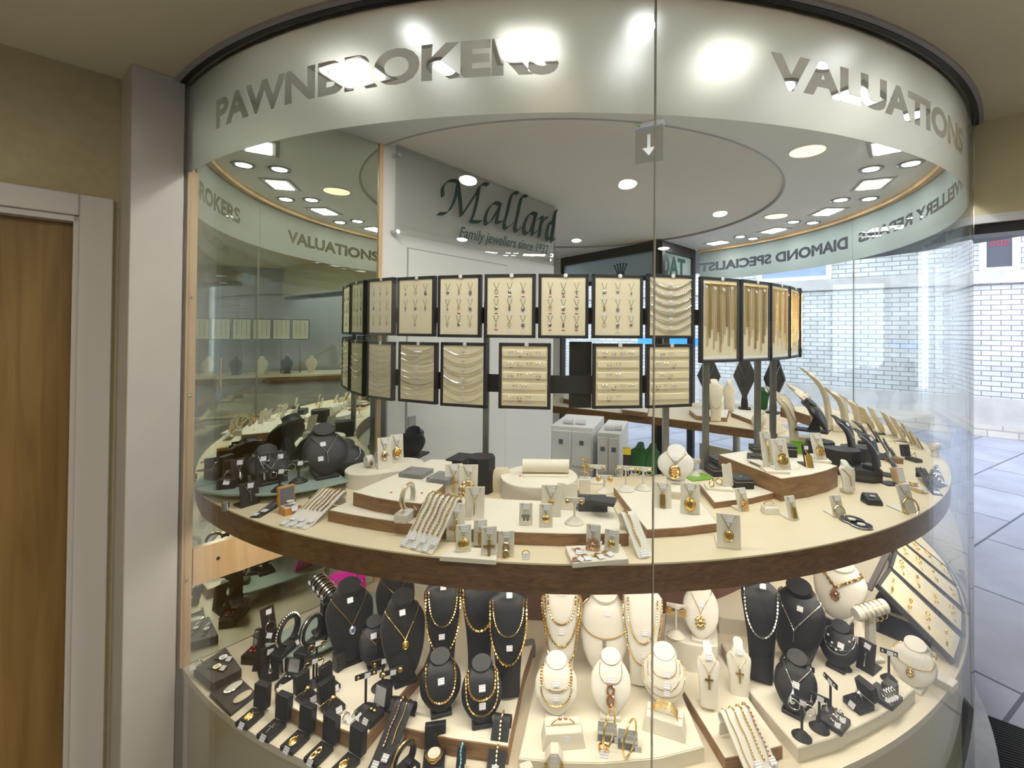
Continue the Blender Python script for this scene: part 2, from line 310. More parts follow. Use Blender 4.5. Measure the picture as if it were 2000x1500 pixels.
mb = MB(); wbox(mb, W0, WD, DN, DT0 - .012, DT0 + .012, -.06, .008, 0, 1.926); wbox(mb, W0, WD, DN, DT0, DT1, -.06, .008, 1.908, 1.926)
obj('jamb', mb, 'gloss_white', d, bevel=.002)
obj('door_leaf', wbox(MB(), W0, WD, DN, DT0 + .006, DT1, -.075, -.035, .005, 1.912), 'oak', d)
mb = MB(); wbox(mb, W0, WD, DN, DT1 - .1, DT1 - .09, -.036, .02, .98, .99); wbox(mb, W0, WD, DN, DT1 - .2, DT1 - .09, .01, .022, .978, .992)
obj('door_handle', mb, 'chrome', d)
mb = MB(); mb.box((-1, -4.6, 1.3), (14, .1, 2.6)); struct('wall_daylight_block', mb, 'plaster')  # unseen wall added behind the viewer to hold back daylight
# bulkhead over the way out to the street
BD = Vector((cos(RD(318)), sin(RD(318)), 0)); BN = Vector((-BD.y, BD.x, 0)); BP = pol(318, 2.006)
struct('wall_bulkhead', wbox(MB(), BP, BD, BN, 0, 7, -.0, .12, 2.03, ZG + .3), 'soffit')
struct('trim_bulkhead', wbox(MB(), BP, BD, BN, 0, 7, -.002, .12, 2.0, 2.03), 'upvc')
solo('shutter_rail', wbox(MB(), BP, BD, BN, 0, 7, .02, .13, 1.964, 2.0), 'dark_metal', 'black shutter rail under the beige bulkhead on the right', 'shutter')
# street: glazed brick wall, window, plinth stones
SP = Vector((4.93, 8.42, 0)); SD = Vector((.788, -.615, 0)).normalized(); SN = Vector((SD.y, -SD.x, 0))
def sl(s): return SP + SD * s
struct('wall_street', block_uv('wall_street', sl(-9), sl(9), .6, 6, .3), 'white_brick')
struct('trim_course', wbox(MB(), SP, SD, SN, -9, 9, 0, .06, 2.36, 2.56), 'stone_band')
struct('trim_plinth', wbox(MB(), SP, SD, SN, -9, 9, -.3, .03, .19, .6), 'stone_band')
struct('wall_rubble', block_uv('wall_rubble', sl(-9) + SN * .05, sl(9) + SN * .05, 0, .19, .35), 'rubble')
for i, (x0, x1, y0, y1, gl) in enumerate(((1912, 1992, 420, 538, 'window_dark'), (1480, 1624, 470, 555, 'window_blue'))):
    s0, z0 = on_plane(x0, y1, SP, SD, SN, .02); s1, z1 = on_plane(x1, y1, SP, SD, SN, .02); _, zt = on_plane((x0 + x1) / 2, y0, SP, SD, SN, .02)
    w = bpy.data.objects.new('window_%d' % (i + 5), None); COL.objects.link(w); w['kind'] = 'structure'; w['label'] = ('white framed street window above the stone course', 'wide blue street window behind the showcase')[i]
    b = .09; zb = (z0 + z1) / 2; mb = MB()
    wbox(mb, SP, SD, SN, s0, s0 + b * .9, 0, .05, zb, zt); wbox(mb, SP, SD, SN, s1 - b * .9, s1, 0, .05, zb, zt); wbox(mb, SP, SD, SN, s0, s1, 0, .055, zb, zb + b * 1.4); wbox(mb, SP, SD, SN, s0, s1, 0, .05, zt - b, zt)
    obj('window_frame', mb, 'upvc', w); obj('window_glass', wbox(MB(), SP, SD, SN, s0 + .02, s1 - .02, 0, .02, zb + .02, zt - .02), gl, w)
    if i == 0: WIN = w
s0, z0 = on_plane(1887, 526, SP, SD, SN, .03); s1, z1 = on_plane(1896, 460, SP, SD, SN, .03)
solo('street_sign', wbox(MB(), SP, SD, SN, s0, s1, 0, .03, z0, z1), 'purple_sign', 'narrow purple sign on the white brick wall across the street', 'sign')
# ---- glass panes with the frosted, lettered band
def font_splines(text, shear=0, size=1):
    fc = bpy.data.curves.new('lettering', 'FONT'); fc.body = text; fc.size = size; fc.shear = shear
    o = bpy.data.objects.new('lettering', fc); COL.objects.link(o); bpy.context.view_layer.objects.active = o
    for q in bpy.context.selected_objects: q.select_set(False)
    o.select_set(True); bpy.ops.object.convert(target='CURVE'); return o
def bbox2(cu):
    xs = [p.co.x for s in cu.splines for p in s.bezier_points]; ys = [p.co.y for s in cu.splines for p in s.bezier_points]
    return min(xs), max(xs), min(ys), max(ys)
def map_curve(cu, fn):
    for s in cu.splines:
        for p in s.bezier_points:
            p.handle_left_type = p.handle_right_type = 'FREE'; a, b, c = fn(p.co), fn(p.handle_left), fn(p.handle_right)
            p.co, p.handle_left, p.handle_right = a, b, c
def to_mesh(o, name):
    bpy.context.view_layer.update(); dg = bpy.context.evaluated_depsgraph_get()
    me = bpy.data.meshes.new_from_object(o.evaluated_get(dg)); me.name = name
    c = o.data; bpy.data.objects.remove(o); bpy.data.curves.remove(c); return me
from mathutils.geometry import delaunay_2d_cdt, interpolate_bezier
def outlines(o, res=4):
    L_ = []
    for s in o.data.splines:
        bp = s.bezier_points; n = len(bp); pts = []
        for i in range(n):
            p, q = bp[i], bp[(i + 1) % n]; straight = p.handle_right_type == 'VECTOR' and q.handle_left_type == 'VECTOR' or ((p.handle_right - p.co).cross(q.co - p.co).length < 1e-7 and (q.handle_left - q.co).cross(q.co - p.co).length < 1e-7)
            pts += [p.co.copy()] if straight else interpolate_bezier(p.co, p.handle_right, q.handle_left, q.co, res + 1)[:-1]
        c = [Vector((v.x, v.y)) for v in pts]; L_.append([v for i, v in enumerate(c) if (v - c[i - 1]).length > 1e-6])
    return L_
def grow(poly, d):
    n = len(poly); out = []
    for i in range(n):
        a, b, c = poly[i - 1], poly[i], poly[(i + 1) % n]; u, v = (b - a).normalized(), (c - b).normalized()
        m = Vector((u.y + v.y, -u.x - v.x)); m = m.normalized() if m.length > 1e-6 else Vector((u.y, -u.x)); k = max(m.dot(Vector((u.y, -u.x))), .5); out.append(b + m * d / k)
    return out
def band(a0, a1, words, mname, parent):
    rr = 1.9915; x0, x1 = RD(a0) * rr, RD(a1) * rr; polys = []
    for text, b0, b1 in words:
        q = font_splines(text); pl = outlines(q); bpy.data.objects.remove(q); fat = .046
        big = max(pl, key=lambda p: max(v.x for v in p) - min(v.x for v in p)); ar = sum(big[i - 1].cross(big[i]) for i in range(len(big))); pl = [grow(p, fat if ar > 0 else -fat) for p in pl]
        bx = (min(v.x for p in pl for v in p), max(v.x for p in pl for v in p), min(v.y for p in pl for v in p), max(v.y for p in pl for v in p))
        t0, t1, z0, z1 = RD(b0) * rr, RD(b1) * rr, 2.172, 2.259; fx, fy = (t1 - t0) / (bx[1] - bx[0]), (z1 - z0) / (bx[3] - bx[2])
        polys += [[Vector((t0 + (v.x - bx[0]) * fx, z0 + (v.y - bx[2]) * fy)) for v in p] for p in pl]
    V_, E_ = [], []
    for p in polys: n = len(V_); V_ += p; E_ += [(n + i, n + (i + 1) % len(p)) for i in range(len(p))]
    nx, nz = 60, 8
    for i in range(nx + 1):
        for j in range(nz + 1): V_.append(Vector((x0 + (x1 - x0) * i / nx, ZB + (ZG - .001 - ZB) * j / nz)))
    v2, e2, f2, *_ = delaunay_2d_cdt(V_, E_, [], 0, 1e-7)
    boxes = [(min(v.x for v in p), max(v.x for v in p), p) for p in polys]
    def inside(c):
        k = False
        for lo, hi, p in boxes:
            if lo <= c.x <= hi:
                for i in range(len(p)):
                    a, b = p[i - 1], p[i]
                    if (a.y > c.y) != (b.y > c.y) and c.x < a.x + (c.y - a.y) * (b.x - a.x) / (b.y - a.y): k = not k
        return k
    tris = [f for f in f2 if not inside(sum((v2[i] for i in f), Vector((0, 0))) / len(f))]
    n = len(v2); wrap = lambda v, r: (CX + r * cos(v.x / rr), CYY + r * sin(v.x / rr), v.y); vs = [wrap(v, rr) for v in v2] + [wrap(v, rr - .001) for v in v2]
    fs = [tuple(f) for f in tris] + [tuple(i + n for i in reversed(f)) for f in tris]; cnt = {}
    for f in tris:
        for i in range(len(f)): a, b = f[i - 1], f[i]; cnt[(a, b)] = 1
    fs += [(b, a, a + n, b + n) for a, b in cnt if (b, a) not in cnt]
    me = bpy.data.meshes.new('frosted_band'); me.from_pydata(vs, [], fs); bm = bmesh.new(); bm.from_mesh(me); bmesh.ops.delete(bm, geom=[v for v in bm.verts if not v.link_faces], context='VERTS'); bmesh.ops.recalc_face_normals(bm, faces=bm.faces); bm.to_mesh(me); bm.free()
    return obj('frosted_band', me, mname, parent)
def near_a(px): return ang(on_ring(px, 1.9915))
def far_a(px):
    a = ang(on_ring(px, 1.9915, True)); return a + 360 if a < 180 else a
SEAMS = [A0, 274.5, 317.9, 361.4, A1]
lets = [[('PAWNBROKERS', near_a(414), near_a(1087))], [('VALUATIONS', near_a(1504), near_a(1881))], [('JEWELLERY REPAIRS', 320.5, far_a(1676))], [('DIAMOND SPECIALIST', far_a(1656), far_a(1366))]]
for k in range(4):
    w = struct('window_%d' % (k + 1), ring_slab(SEAMS[k] + .03, SEAMS[k + 1] - .03, 1.993, 2.003, .02, ZG - .001, 30), 'glass')
    w['label'] = ('curved shop window lettered PAWNBROKERS left of the seam', 'curved shop window lettered VALUATIONS right of the seam', 'curved window lettered JEWELLERY REPAIRS at the far right', 'curved window lettered DIAMOND SPECIALIST at the back')[k]
    band(SEAMS[k] + .04, SEAMS[k + 1] - .04, lets[k], 'frost' if k < 2 else 'frost_far', w)
for k, a in enumerate(SEAMS[1:4]): struct('trim_seam', ring_slab(a - .03, a + .03, 1.9935, 2.0025, .02, ZG - .001, 2), 'seam')
struct('trim_plinth_ring', ring_slab(228, 404, 2.004, 2.07, 0, .05, 70), 'plinth')
struct('trim_base', ring_slab(231.3, 404, 1.955, 1.97, .006, .509, 80), 'base_panel')
# edge channel where the first pane meets the pilaster
mb = MB(); e = pol(A0 - .35, 1.998); mb.cyl((e.x, e.y, 0), .008, ZG, 8); e = pol(A0 - .1, 2.012); mb.cyl((e.x, e.y, 0), .006, ZG, 8); struct('trim_edge', mb, 'dark_metal')
# mirror partition
LM = (P2 - P1).length
mi = thing('mirror', 'tall mirror closing the left end of the showcase, reflecting the display', 'mirror')
obj('mirror_glass', wbox(MB(), P1, MU, MN, .03, LM - .012, -.006, 0, L + .001, ZC - .001), 'mirror', mi, sm=False)
obj('backing', wbox(MB(), P1, MU, MN, .02, LM + .01, -.05, -.0065, .006, ZC), 'wall_white', mi)
obj('front_trim', wbox(MB(), P1, MU, MN, .006, .032, -.03, .008, L + .001, 2.09), 'maple', mi)
obj('rear_trim', wbox(MB(), P1, MU, MN, LM - .012, LM + .004, -.03, .008, L, ZC - .001), 'maple', mi)
for z in (1.38, 1.69, .80): obj('screw', MB().sphere(along(P1, MU, MN, .019, .009, z), .006, 8), 'chrome', mi)
mb = wbox(MB(), P1, MU, MN, .034, LM, .0005, .012, .775, .893); bd = solo('support_board', mb, 'maple', 'pale maple board screwed across the mirror under the counter', 'board')
obj('screw', MB().sphere(along(P1, MU, MN, .10, .012, .84), .006, 8), 'dark_metal', bd)
# white inner wall with its flush door
struct('wall_inner', MB().prism([along(P2, WU, WN, s, o, 0)[:2] for s, o in ((0, 0), (1.27, 0), (1.30, -.012), (1.315, -.04), (1.30, -.07), (1.27, -.08), (0, -.08))], .006, 2.56), 'wall_white')
struct('wall_rear', ring_slab(88, 231, 1.97, 2.0, 0, 2.7, 40), 'wall_white')
d2 = bpy.data.objects.new('door_2', None); COL.objects.link(d2); d2['kind'] = 'structure'; d2['label'] = 'flush white door in the inner wall under the name plate'
sa, za = on_plane(795, 487, P2, WU, WN); sb, zb = on_plane(990, 515, P2, WU, WN); zd = (za + zb) / 2
obj('door_gap_shade', wbox(MB(), P2, WU, WN, sa, sb, 0, .002, .006, zd), 'panel_grey', d2); obj('door_leaf', wbox(MB(), P2, WU, WN, sa + .006, sb - .006, 0, .006, .01, zd - .006), 'wall_white', d2)  # grey backing sheet paints the shade in the gap round the leaf
obj('kick_panel', wbox(MB(), P2, WU, WN, sa + .01, sa + .05, 0, .012, .01, 1.20), 'panel_grey', d2)
# name plate
pl = thing('name_plate', 'smoked glass name plate lettered Mallard Family jewellers since 1932', 'sign')
PO = .035; s0, zt = on_plane(775, 292, P2, WU, WN, PO); s1, zt2 = on_plane(1084, 388, P2, WU, WN, PO); _, zb0 = on_plane(772, 455, P2, WU, WN, PO); zt = (zt + zt2) / 2
ro = [(s0, PO), (s1 - .02, PO)] + [(s1 - .02 + .09 * sin(a), PO - .09 + .09 * cos(a)) for a in (RD(20), RD(40), RD(60), RD(80))]
ri = [(s, o - .008) if i < 2 else (s - .006, o - .005) for i, (s, o) in enumerate(ro)]
obj('plate', MB().prism([along(P2, WU, WN, s, o, 0)[:2] for s, o in ro + ri[::-1]], zb0, zt), 'clear_plate', pl)
for px, py in ((779, 302), (776, 452), (1075, 394), (1074, 508)):
    s, z = on_plane(px, py, P2, WU, WN, PO); a = P2 + WU * s; mb = MB().tube([along(P2, WU, WN, s, o, z) for o in (0, PO + .006)], .009, 10); obj('standoff', mb, 'chrome', pl)
def pen(strokes, org, k, width, angle, name, parent, material):   # broad-nib strokes traced on the plate
    mb = MB(); nv = (cos(RD(angle)) * width / 2, -sin(RD(angle)) * width / 2)
    for st in strokes:
        p = [Vector(q) for q in st]; q = [p[0]]
        for i in range(len(p) - 1):
            a, b, c, d_ = p[max(i - 1, 0)], p[i], p[i + 1], p[min(i + 2, len(p) - 1)]
            for j in range(1, 6):
                t = j / 5; q.append(.5 * ((2 * b) + (c - a) * t + (2 * a - 5 * b + 4 * c - d_) * t * t + (3 * b - a - 3 * c + d_) * t ** 3))
        nib = lambda v: [(v.x - nv[0], v.y - nv[1]), (v.x - nv[0] + 3, v.y - nv[1] + 5), (v.x + nv[0] + 3, v.y + nv[1] + 5), (v.x + nv[0], v.y + nv[1])]
        for side in ((PO + .0012,),):
            rings = []
            for v in q:
                r = []
                for x, y in nib(v):
                    s, z = on_plane(org[0] + k * x, org[1] + k * y, P2, WU, WN, PO); r.append(along(P2, WU, WN, s, PO + .001, z))
                rings.append(r)
            mb.loft(rings)
    return obj(name, mb, material, parent, sm=False)
MAL = [[(672, 715), (668, 640), (705, 580), (760, 560), (838, 575)], [(818, 590), (795, 720), (752, 825), (700, 880), (628, 884)], [(818, 575), (838, 740), (852, 900)], [(852, 905), (930, 790), (1000, 680), (1035, 612), (1075, 592), (1112, 604)], [(1022, 650), (1000, 780), (968, 900), (948, 955), (1000, 964), (1040, 962)],
       [(1236, 800), (1180, 778), (1122, 830), (1086, 920), (1092, 985), (1140, 958), (1200, 862), (1234, 798)], [(1230, 800), (1206, 900), (1198, 968), (1246, 964)], [(1405, 686), (1360, 682), (1330, 740), (1300, 870), (1270, 985), (1288, 1030), (1350, 985)], [(1494, 716), (1450, 714), (1424, 780), (1400, 900), (1374, 1015), (1392, 1056), (1444, 1012)],
       [(1582, 892), (1530, 880), (1485, 940), (1460, 1030), (1480, 1080), (1530, 1040), (1580, 896)], [(1578, 892), (1552, 1010), (1548, 1088), (1592, 1052)], [(1602, 936), (1640, 920), (1625, 1000), (1610, 1112)], [(1632, 992), (1660, 932), (1686, 932)], [(1755, 988), (1726, 962), (1700, 1012), (1685, 1100), (1702, 1142), (1730, 1100), (1752, 1000)], [(1778, 852), (1762, 900), (1752, 1000), (1734, 1150), (1760, 1130)]]
pen(MAL, (730, 240), .2, 44, 40, 'lettering', pl, 'sign_text')
q = font_splines('Family jewellers since 1932', .32); bx = bbox2(q.data); q.data.dimensions = '2D'; q.data.fill_mode = 'BOTH'; q.data.extrude = .004; q.data.offset = .008; me = to_mesh(q, 'small_lettering')
sA, zA = on_plane(897, 463, P2, WU, WN, PO); sB, zB_ = on_plane(1070, 496, P2, WU, WN, PO); fx = (sB - sA) / (bx[1] - bx[0])
for v in me.vertices:
    t = (v.co.x - bx[0]) / (bx[1] - bx[0]); v.co = along(P2, WU, WN, sA + (v.co.x - bx[0]) * fx, PO + .001 + v.co.z * .1, zA + (zB_ - zA) * t + v.co.y * fx * 1.15)
me.materials.clear(); obj('small_lettering', me, 'sign_text', pl)
# black framed entrance lobby at the back
Q1, Q2, Q3 = Vector((1.43, 4.40, 0)), Vector((.985, 3.93, 0)), Vector((.16, 5.0, 0))
ent = thing('entrance_lobby', 'black framed glass entrance lobby at the back of the showcase', 'entrance')
for p, q_ in ((Q1, Q2), (Q2, Q3)):
    uu = (q_ - p).normalized(); nn = Vector((uu.y, -uu.x, 0)); ln = (q_ - p).length
    if nn.dot(-p) < 0: nn = -nn
    mb = MB(); wbox(mb, p, uu, nn, 0, .05, -.03, .03, .006, ZC); wbox(mb, p, uu, nn, ln - .05, ln, -.03, .03, .006, ZC); wbox(mb, p, uu, nn, .05, ln - .05, -.03, .03, 2.30, ZC); wbox(mb, p, uu, nn, .05, ln - .05, -.025, .025, 2.05, 2.09); wbox(mb, p, uu, nn, .05, ln - .05, -.03, .03, .006, .12)
    obj('frame', mb, 'dark_metal', ent); obj('sign_strip', wbox(MB(), p, uu, nn, .05, ln - .05, -.004, .004, 2.09, 2.30), 'frost_far', ent); obj('pane', wbox(MB(), p, uu, nn, .05, ln - .05, -.004, .004, .12, 2.05), 'glass', ent)
    if p == Q1:      # TAG, seen from behind
        t = font_splines('TAG'); bx = bbox2(t.data); t.data.dimensions = '2D'; t.data.fill_mode = 'BOTH'; t.data.extrude = .01; t.data.offset = .03; me = to_mesh(t, 'tag_lettering')
        sR, zt_ = on_plane(1338, 508, p, uu, nn, .01); sL, zl = on_plane(1292, 534, p, uu, nn, .01)
        for v in me.vertices:
            k = (v.co.x - bx[0]) / (bx[1] - bx[0]); v.co = along(p, uu, nn, sR + (sL - sR) * k, .008 + v.co.z * .05, zl + (zt_ - zl) * (v.co.y - bx[2]) / (bx[3] - bx[2]))
        me.materials.clear(); obj('tag_lettering', me, 'sign_text', ent)
    else:            # five pointed crown emblem
        mb = MB(); sc, zc = on_plane(1212, 534, p, uu, nn, .01)
        for i in range(5):
            a = (i - 2) * .24; b = Vector(along(p, uu, nn, sc + .018 * (i - 2), .012, zc)); e = Vector(along(p, uu, nn, sc + .018 * (i - 2) + .09 * sin(a), .012, zc + .09 * cos(a)))
            mb.tube([b, e], .0055, 6); mb.sphere(e, .01, 8)
        mb.tube([along(p, uu, nn, sc - .05, .012, zc - .006), along(p, uu, nn, sc + .05, .012, zc - .006)], .01, 6); obj('crown_emblem', mb, 'sign_text', ent)
solo('blue_light_strip', wbox(MB(), Q2, (Q3 - Q2).normalized(), Vector((-(Q3 - Q2).y, (Q3 - Q2).x, 0)).normalized(), -.2, 1.0, -.9, -.88, 1.44, 1.52), 'neon', 'thin blue lit strip far behind the display boards', 'light')
# lamps in the ceiling ring
rect = thing('panel_light', 'square cool white panel light in the ceiling, nearest the mirror', 'ceiling light')
obj('frame', MB().prism([(-.09, -.065), (.09, -.065), (.09, .065), (-.09, .065)], -.004, 0), 'ceiling_white', rect); obj('painted_gap_shade', MB().prism([(-.105, -.08), (.105, -.08), (.105, .08), (-.105, .08)], -.001, 0), 'panel_grey', rect); obj('diffuser', MB().prism([(-.072, -.048), (.072, -.048), (.072, .048), (-.072, .048)], -.007, -.004), 'lamp_cool', rect)  # grey plate under the frame paints the shade around it
rnd = thing('round_downlight', 'x', 'ceiling light')
obj('rim', MB().lathe([(.052, 0), (.052, -.003), (.047, -.007), (.034, -.004), (.034, 0)], 24), 'grey_metal', rnd); obj('lens', MB().cyl((0, 0, -.0045), .033, .003, 20), 'lamp_round', rnd)
wrm = thing('warm_downlight', 'x', 'ceiling light')
obj('rim', MB().lathe([(.085, 0), (.085, -.004), (.078, -.006), (.07, -.003), (.07, 0)], 28), 'ceiling_white', wrm); obj('lens', MB().cyl((0, 0, -.004), .069, .0025, 24), 'lamp_warm', wrm)
def dup(root, loc, yaw=None, label=None, cat=None, group=None, scale=None):
    r = root.copy(); COL.objects.link(r); r.location = loc
    if yaw is not None: r.rotation_euler = (0, 0, yaw)
    if scale: r.scale = scale
    for ch in list(root.children):
        c = ch.copy(); COL.objects.link(c); c.parent = r
        for g in ch.children: e_ = g.copy(); COL.objects.link(e_); e_.parent = c
    return tag(r, label, cat, group)
NTH = ['first', 'second', 'third', 'fourth', 'fifth', 'sixth', 'seventh', 'eighth', 'ninth', 'tenth', 'eleventh', 'twelfth', 'thirteenth', 'fourteenth', 'fifteenth', 'sixteenth', 'seventeenth', 'eighteenth']
first = True
for k in range(9):
    a = -113 + 18.5 * k; lab = 'cool white panel light, %s along the ceiling ring from the mirror' % NTH[k]
    if first: rect.location = pol(a, 1.755, ZC); rect.rotation_euler = (0, 0, RD(a + 90)); tag(rect, lab, None, 'panel lights round the ceiling'); first = False
    else: dup(rect, pol(a, 1.755, ZC), RD(a + 90), lab, None, 'panel lights round the ceiling')
n = 0
for k in range(8):
    for r, w in ((1.695, 'inner'), (1.847, 'outer')):
        lab = 'round white downlight, %s one of the %s pair from the mirror' % (w, NTH[k]); p = pol(-103.6 + 18.5 * k, r, ZC)
        if n == 0: rnd.location = p; tag(rnd, lab, None, 'round downlights in the ceiling ring')
        else: dup(rnd, p, 0, lab, None, 'round downlights in the ceiling ring')
        n += 1
for k in range(4):
    p = pol(-92.5 + 47.5 * k, 1.48, ZC); lab = 'large warm round downlight, %s from the mirror near the dome edge' % NTH[k]
    if k == 0: wrm.location = p; tag(wrm, lab, None, 'warm downlights near the dome')
    else: dup(wrm, p, 0, lab, None, 'warm downlights near the dome')
sf = None
for k, (x, y) in enumerate(((-.75, -.2), (.55, -.35), (-1.5, -1.6), (.2, -1.9), (1.7, -2.0), (1.7, -.6))):
    lab = 'round downlight in the corridor ceiling, %s behind the viewer' % NTH[k]
    if sf is None:
        sf = thing('corridor_downlight', lab, 'ceiling light', (x, y, ZG), 0, 'corridor downlights')
        obj('rim', MB().lathe([(.085, 0), (.085, -.004), (.078, -.006), (.07, -.003), (.07, 0)], 28), 'ceiling_white', sf); obj('lens', MB().cyl((0, 0, -.004), .069, .0025, 24), 'lamp_soffit', sf)
    else: dup(sf, (x, y, ZG), 0, lab, None, 'corridor downlights')
# counter, lower deck and the panel behind it
ct = thing('display_counter', 'cream topped curved display counter with walnut edging', 'counter')
def inner(A): t = min(max((A - 322) / 26, 0), 1); return 1.33 + .3 * t * t * (3 - 2 * t)
AE = 369
obj('worktop', ring_var(231.5, AE, inner, 1.9416, T - .004, T, 90), 'counter_cream', ct); obj('edging', ring_slab(231.5, AE, 1.925, 1.9412, .983, T - .004, 90), 'walnut', ct)
mb = ring_var(231.5, AE, lambda A: inner(A) + .002, 1.345, .983, T - .004, 90)
obj('underside', ring_var(231.5, AE, lambda A: inner(A) + .012, 1.925, 1.03, T - .004, 90), 'deck_cream', ct)
mb = MB(); rg = []
for i in range(91):
    A = 231.5 + (AE - 231.5) * i / 90; a = RD(A); rg.append([(CX + r * cos(a), CYY + r * sin(a), z) for r, z in ((inner(A) + .001, .983), (inner(A) + .013, .983), (inner(A) + .013, T - .004), (inner(A) + .001, T - .004))])
obj('inner_edging', mb.loft(rg), 'walnut', ct)
obj('strip_light', ring_slab(236, 366, 1.85, 1.905, 1.02, 1.0299, 60), 'lamp_shelf', ct)
dk = thing('display_deck', 'cream lower display deck behind the glass, under the counter', 'display deck')
obj('deck_top', ring_slab(231.5, 368, 1.33, 1.988, .509, L, 90), 'deck_cream', dk); CP = P1 + MN * .002
for o in list(ct.children) + list(dk.children): clip(o, CP, MN)
struct('wall_display', ring_slab(233.5, 321.5, 1.316, 1.329, .3, .982, 70), 'cream_card')
struct('trim_brown_panel', ring_slab(ang(on_ring(1012, 1.335)), ang(on_ring(1452, 1.335)), 1.3301, 1.336, L + .001, .982, 30), 'brown_board')

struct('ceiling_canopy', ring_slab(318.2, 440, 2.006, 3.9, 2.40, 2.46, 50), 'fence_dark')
# low back counter on the far side of the ring
LOW = .95
lc = thing('back_counter', 'low curved walnut counter on the far side of the showcase', 'counter')
LI = [(.03, 3.85), (.22, 3.74), (.42, 3.62), (.62, 3.50), (.806, 3.38), (1.0, 3.25), (1.18, 3.11), (1.355, 2.98), (1.47, 2.86)]; LOUT = [(1.60, 2.95), (1.63, 3.10), (1.655, 3.27), (1.95, 3.335)] + [tuple(pol(a, 1.92)[:2]) for a in (14, 20, 26, 32, 38)] + [(1.0, 3.86), (.87, 3.86), (.13, 4.85)]
obj('worktop', MB().prism(LI + LOUT, LOW - .004, LOW), 'counter_cream', lc); obj('underside', MB().prism([(x + .004, y + .006) for x, y in LI] + [(x - .004, y - .004) for x, y in LOUT], LOW - .03, LOW - .004), 'deck_cream', lc)
mb = MB(); mb.loft([[(x + dx, y + dx, z) for dx, z in ((0, LOW - .062), (.01, LOW - .062), (.01, LOW - .004), (0, LOW - .004))] for x, y in LI]); obj('edging', mb, 'walnut', lc)
mb = MB()
for x, y in ((.5, 3.75), (1.4, 3.3)): obj('leg', MB().cyl((x, y, .006), .025, LOW - .036, 14), 'grey_metal', lc)

# clear hanging exit sign inside the ring, hatch in the dome
p = at(1268, 240, ZC); ex = thing('exit_sign', 'clear hanging exit sign with a down arrow under the dome', 'sign', p, -.5)
obj('panel', MB().box((0, 0, -.085), (.105, .006, .13)), 'clear_plate', ex); obj('mount', MB().box((0, 0, -.010), (.11, .03, .018)), 'upvc', ex); obj('lamp', MB().box((-.035, -.016, -.012), (.012, .002, .006)), 'green_dot', ex)
obj('arrow', MB().box((0, -.004, -.07), (.012, .001, .05)).loft([[(-.025, y, -.095), (.025, y, -.095), (0, y, -.125)] for y in (-.0045, -.0035)]), 'upvc', ex)
# ================================================================ display pieces: builders
def ticket_mesh(name, material, w, h):
    me = bpy.data.meshes.new(name); t = .0007
    me.from_pydata([(x * w / 2, y, z * h / 2) for y in (-t, 0) for x, z in ((-1, -1), (1, -1), (1, 1), (-1, 1))], [], [(0, 1, 2, 3), (5, 4, 7, 6), (0, 4, 5, 1), (1, 5, 6, 2), (2, 6, 7, 3), (3, 7, 4, 0)])
    u = me.uv_layers.new()
    for p in me.polygons:
        for k, li in enumerate(p.loop_indices): u.data[li].uv = ((0, 0), (1, 0), (1, 1), (0, 1))[k]
    me.materials.append(M[material]); return me
TK = ticket_mesh('price_tag', 'ticket', .017, .015); TKS = ticket_mesh('price_tag', 'ticket', .016, .011); TKR = ticket_mesh('price_tag', 'ticket_red', .016, .011)
def ticket(parent, loc, tilt=0, yaw=0, roll=0, me=None, k=1):
    o = obj('price_tag', me or TK, 'ticket', parent); o.location = loc; o.rotation_euler = (tilt, roll, yaw)
    if k != 1: o.scale = (k, k, k)
    return o
def catm(xs, ys, x):
    for i in range(len(xs) - 1):
        if x <= xs[i + 1] or i == len(xs) - 2:
            t = (x - xs[i]) / (xs[i + 1] - xs[i]); a, b, c, d_ = ys[max(i - 1, 0)], ys[i], ys[i + 1], ys[min(i + 2, len(ys) - 1)]
            return b + .5 * t * ((c - a) + t * (2 * a - 5 * b + 4 * c - d_ + t * (3 * (b - c) + d_ - a)))
# body profiles: height share, half width share, depth share, set-back share of height
PROF = {
    'oval': ([0, .05, .13, .30, .46, .57, .65, .72, .78], [.20, .42, .66, .94, 1, .96, .84, .68, .48], [.05, .10, .14, .2, .24, .26, .27, .26, .22], [0, .02, .05, .12, .21, .28, .33, .38, .42]),
    'tall': ([0, .2, .45, .65, .80, .87, .90, .93, 1], [.60, .62, .72, .88, 1, .96, .68, .46, .44], [.20, .18, .16, .16, .18, .20, .24, .28, .28], [0, .01, .03, .07, .13, .17, .19, .21, .27]),
    'slim': ([0, .2, .45, .66, .76, .82, .87, .92, 1], [.78, .80, .88, 1, 1.02, .80, .56, .48, .40], [.3, .26, .24, .24, .28, .32, .36, .36, .32], [0, .01, .03, .08, .12, .15, .17, .19, .22]),
    'large': ([0, .05, .13, .30, .50, .64, .72, .78, .83], [.22, .40, .60, .84, .98, 1, .88, .70, .50], [.08, .12, .16, .22, .26, .27, .27, .26, .22], [0, .01, .03, .08, .15, .20, .24, .28, .31])}
TILT = {'oval': (.58, .84, 0), 'large': (.68, .90, 0), 'tall': (.84, 1, .5), 'slim': (.80, 1, .5)}
def tip(kind, q, y): a, c, s_ = TILT[kind]; t = min(max(0, (q - a) / (c - a)), 1); return t * t * y * s_
def yaw_out(p): return atan2(p.x - CX, CYY - p.y)
class Bust:
    pass
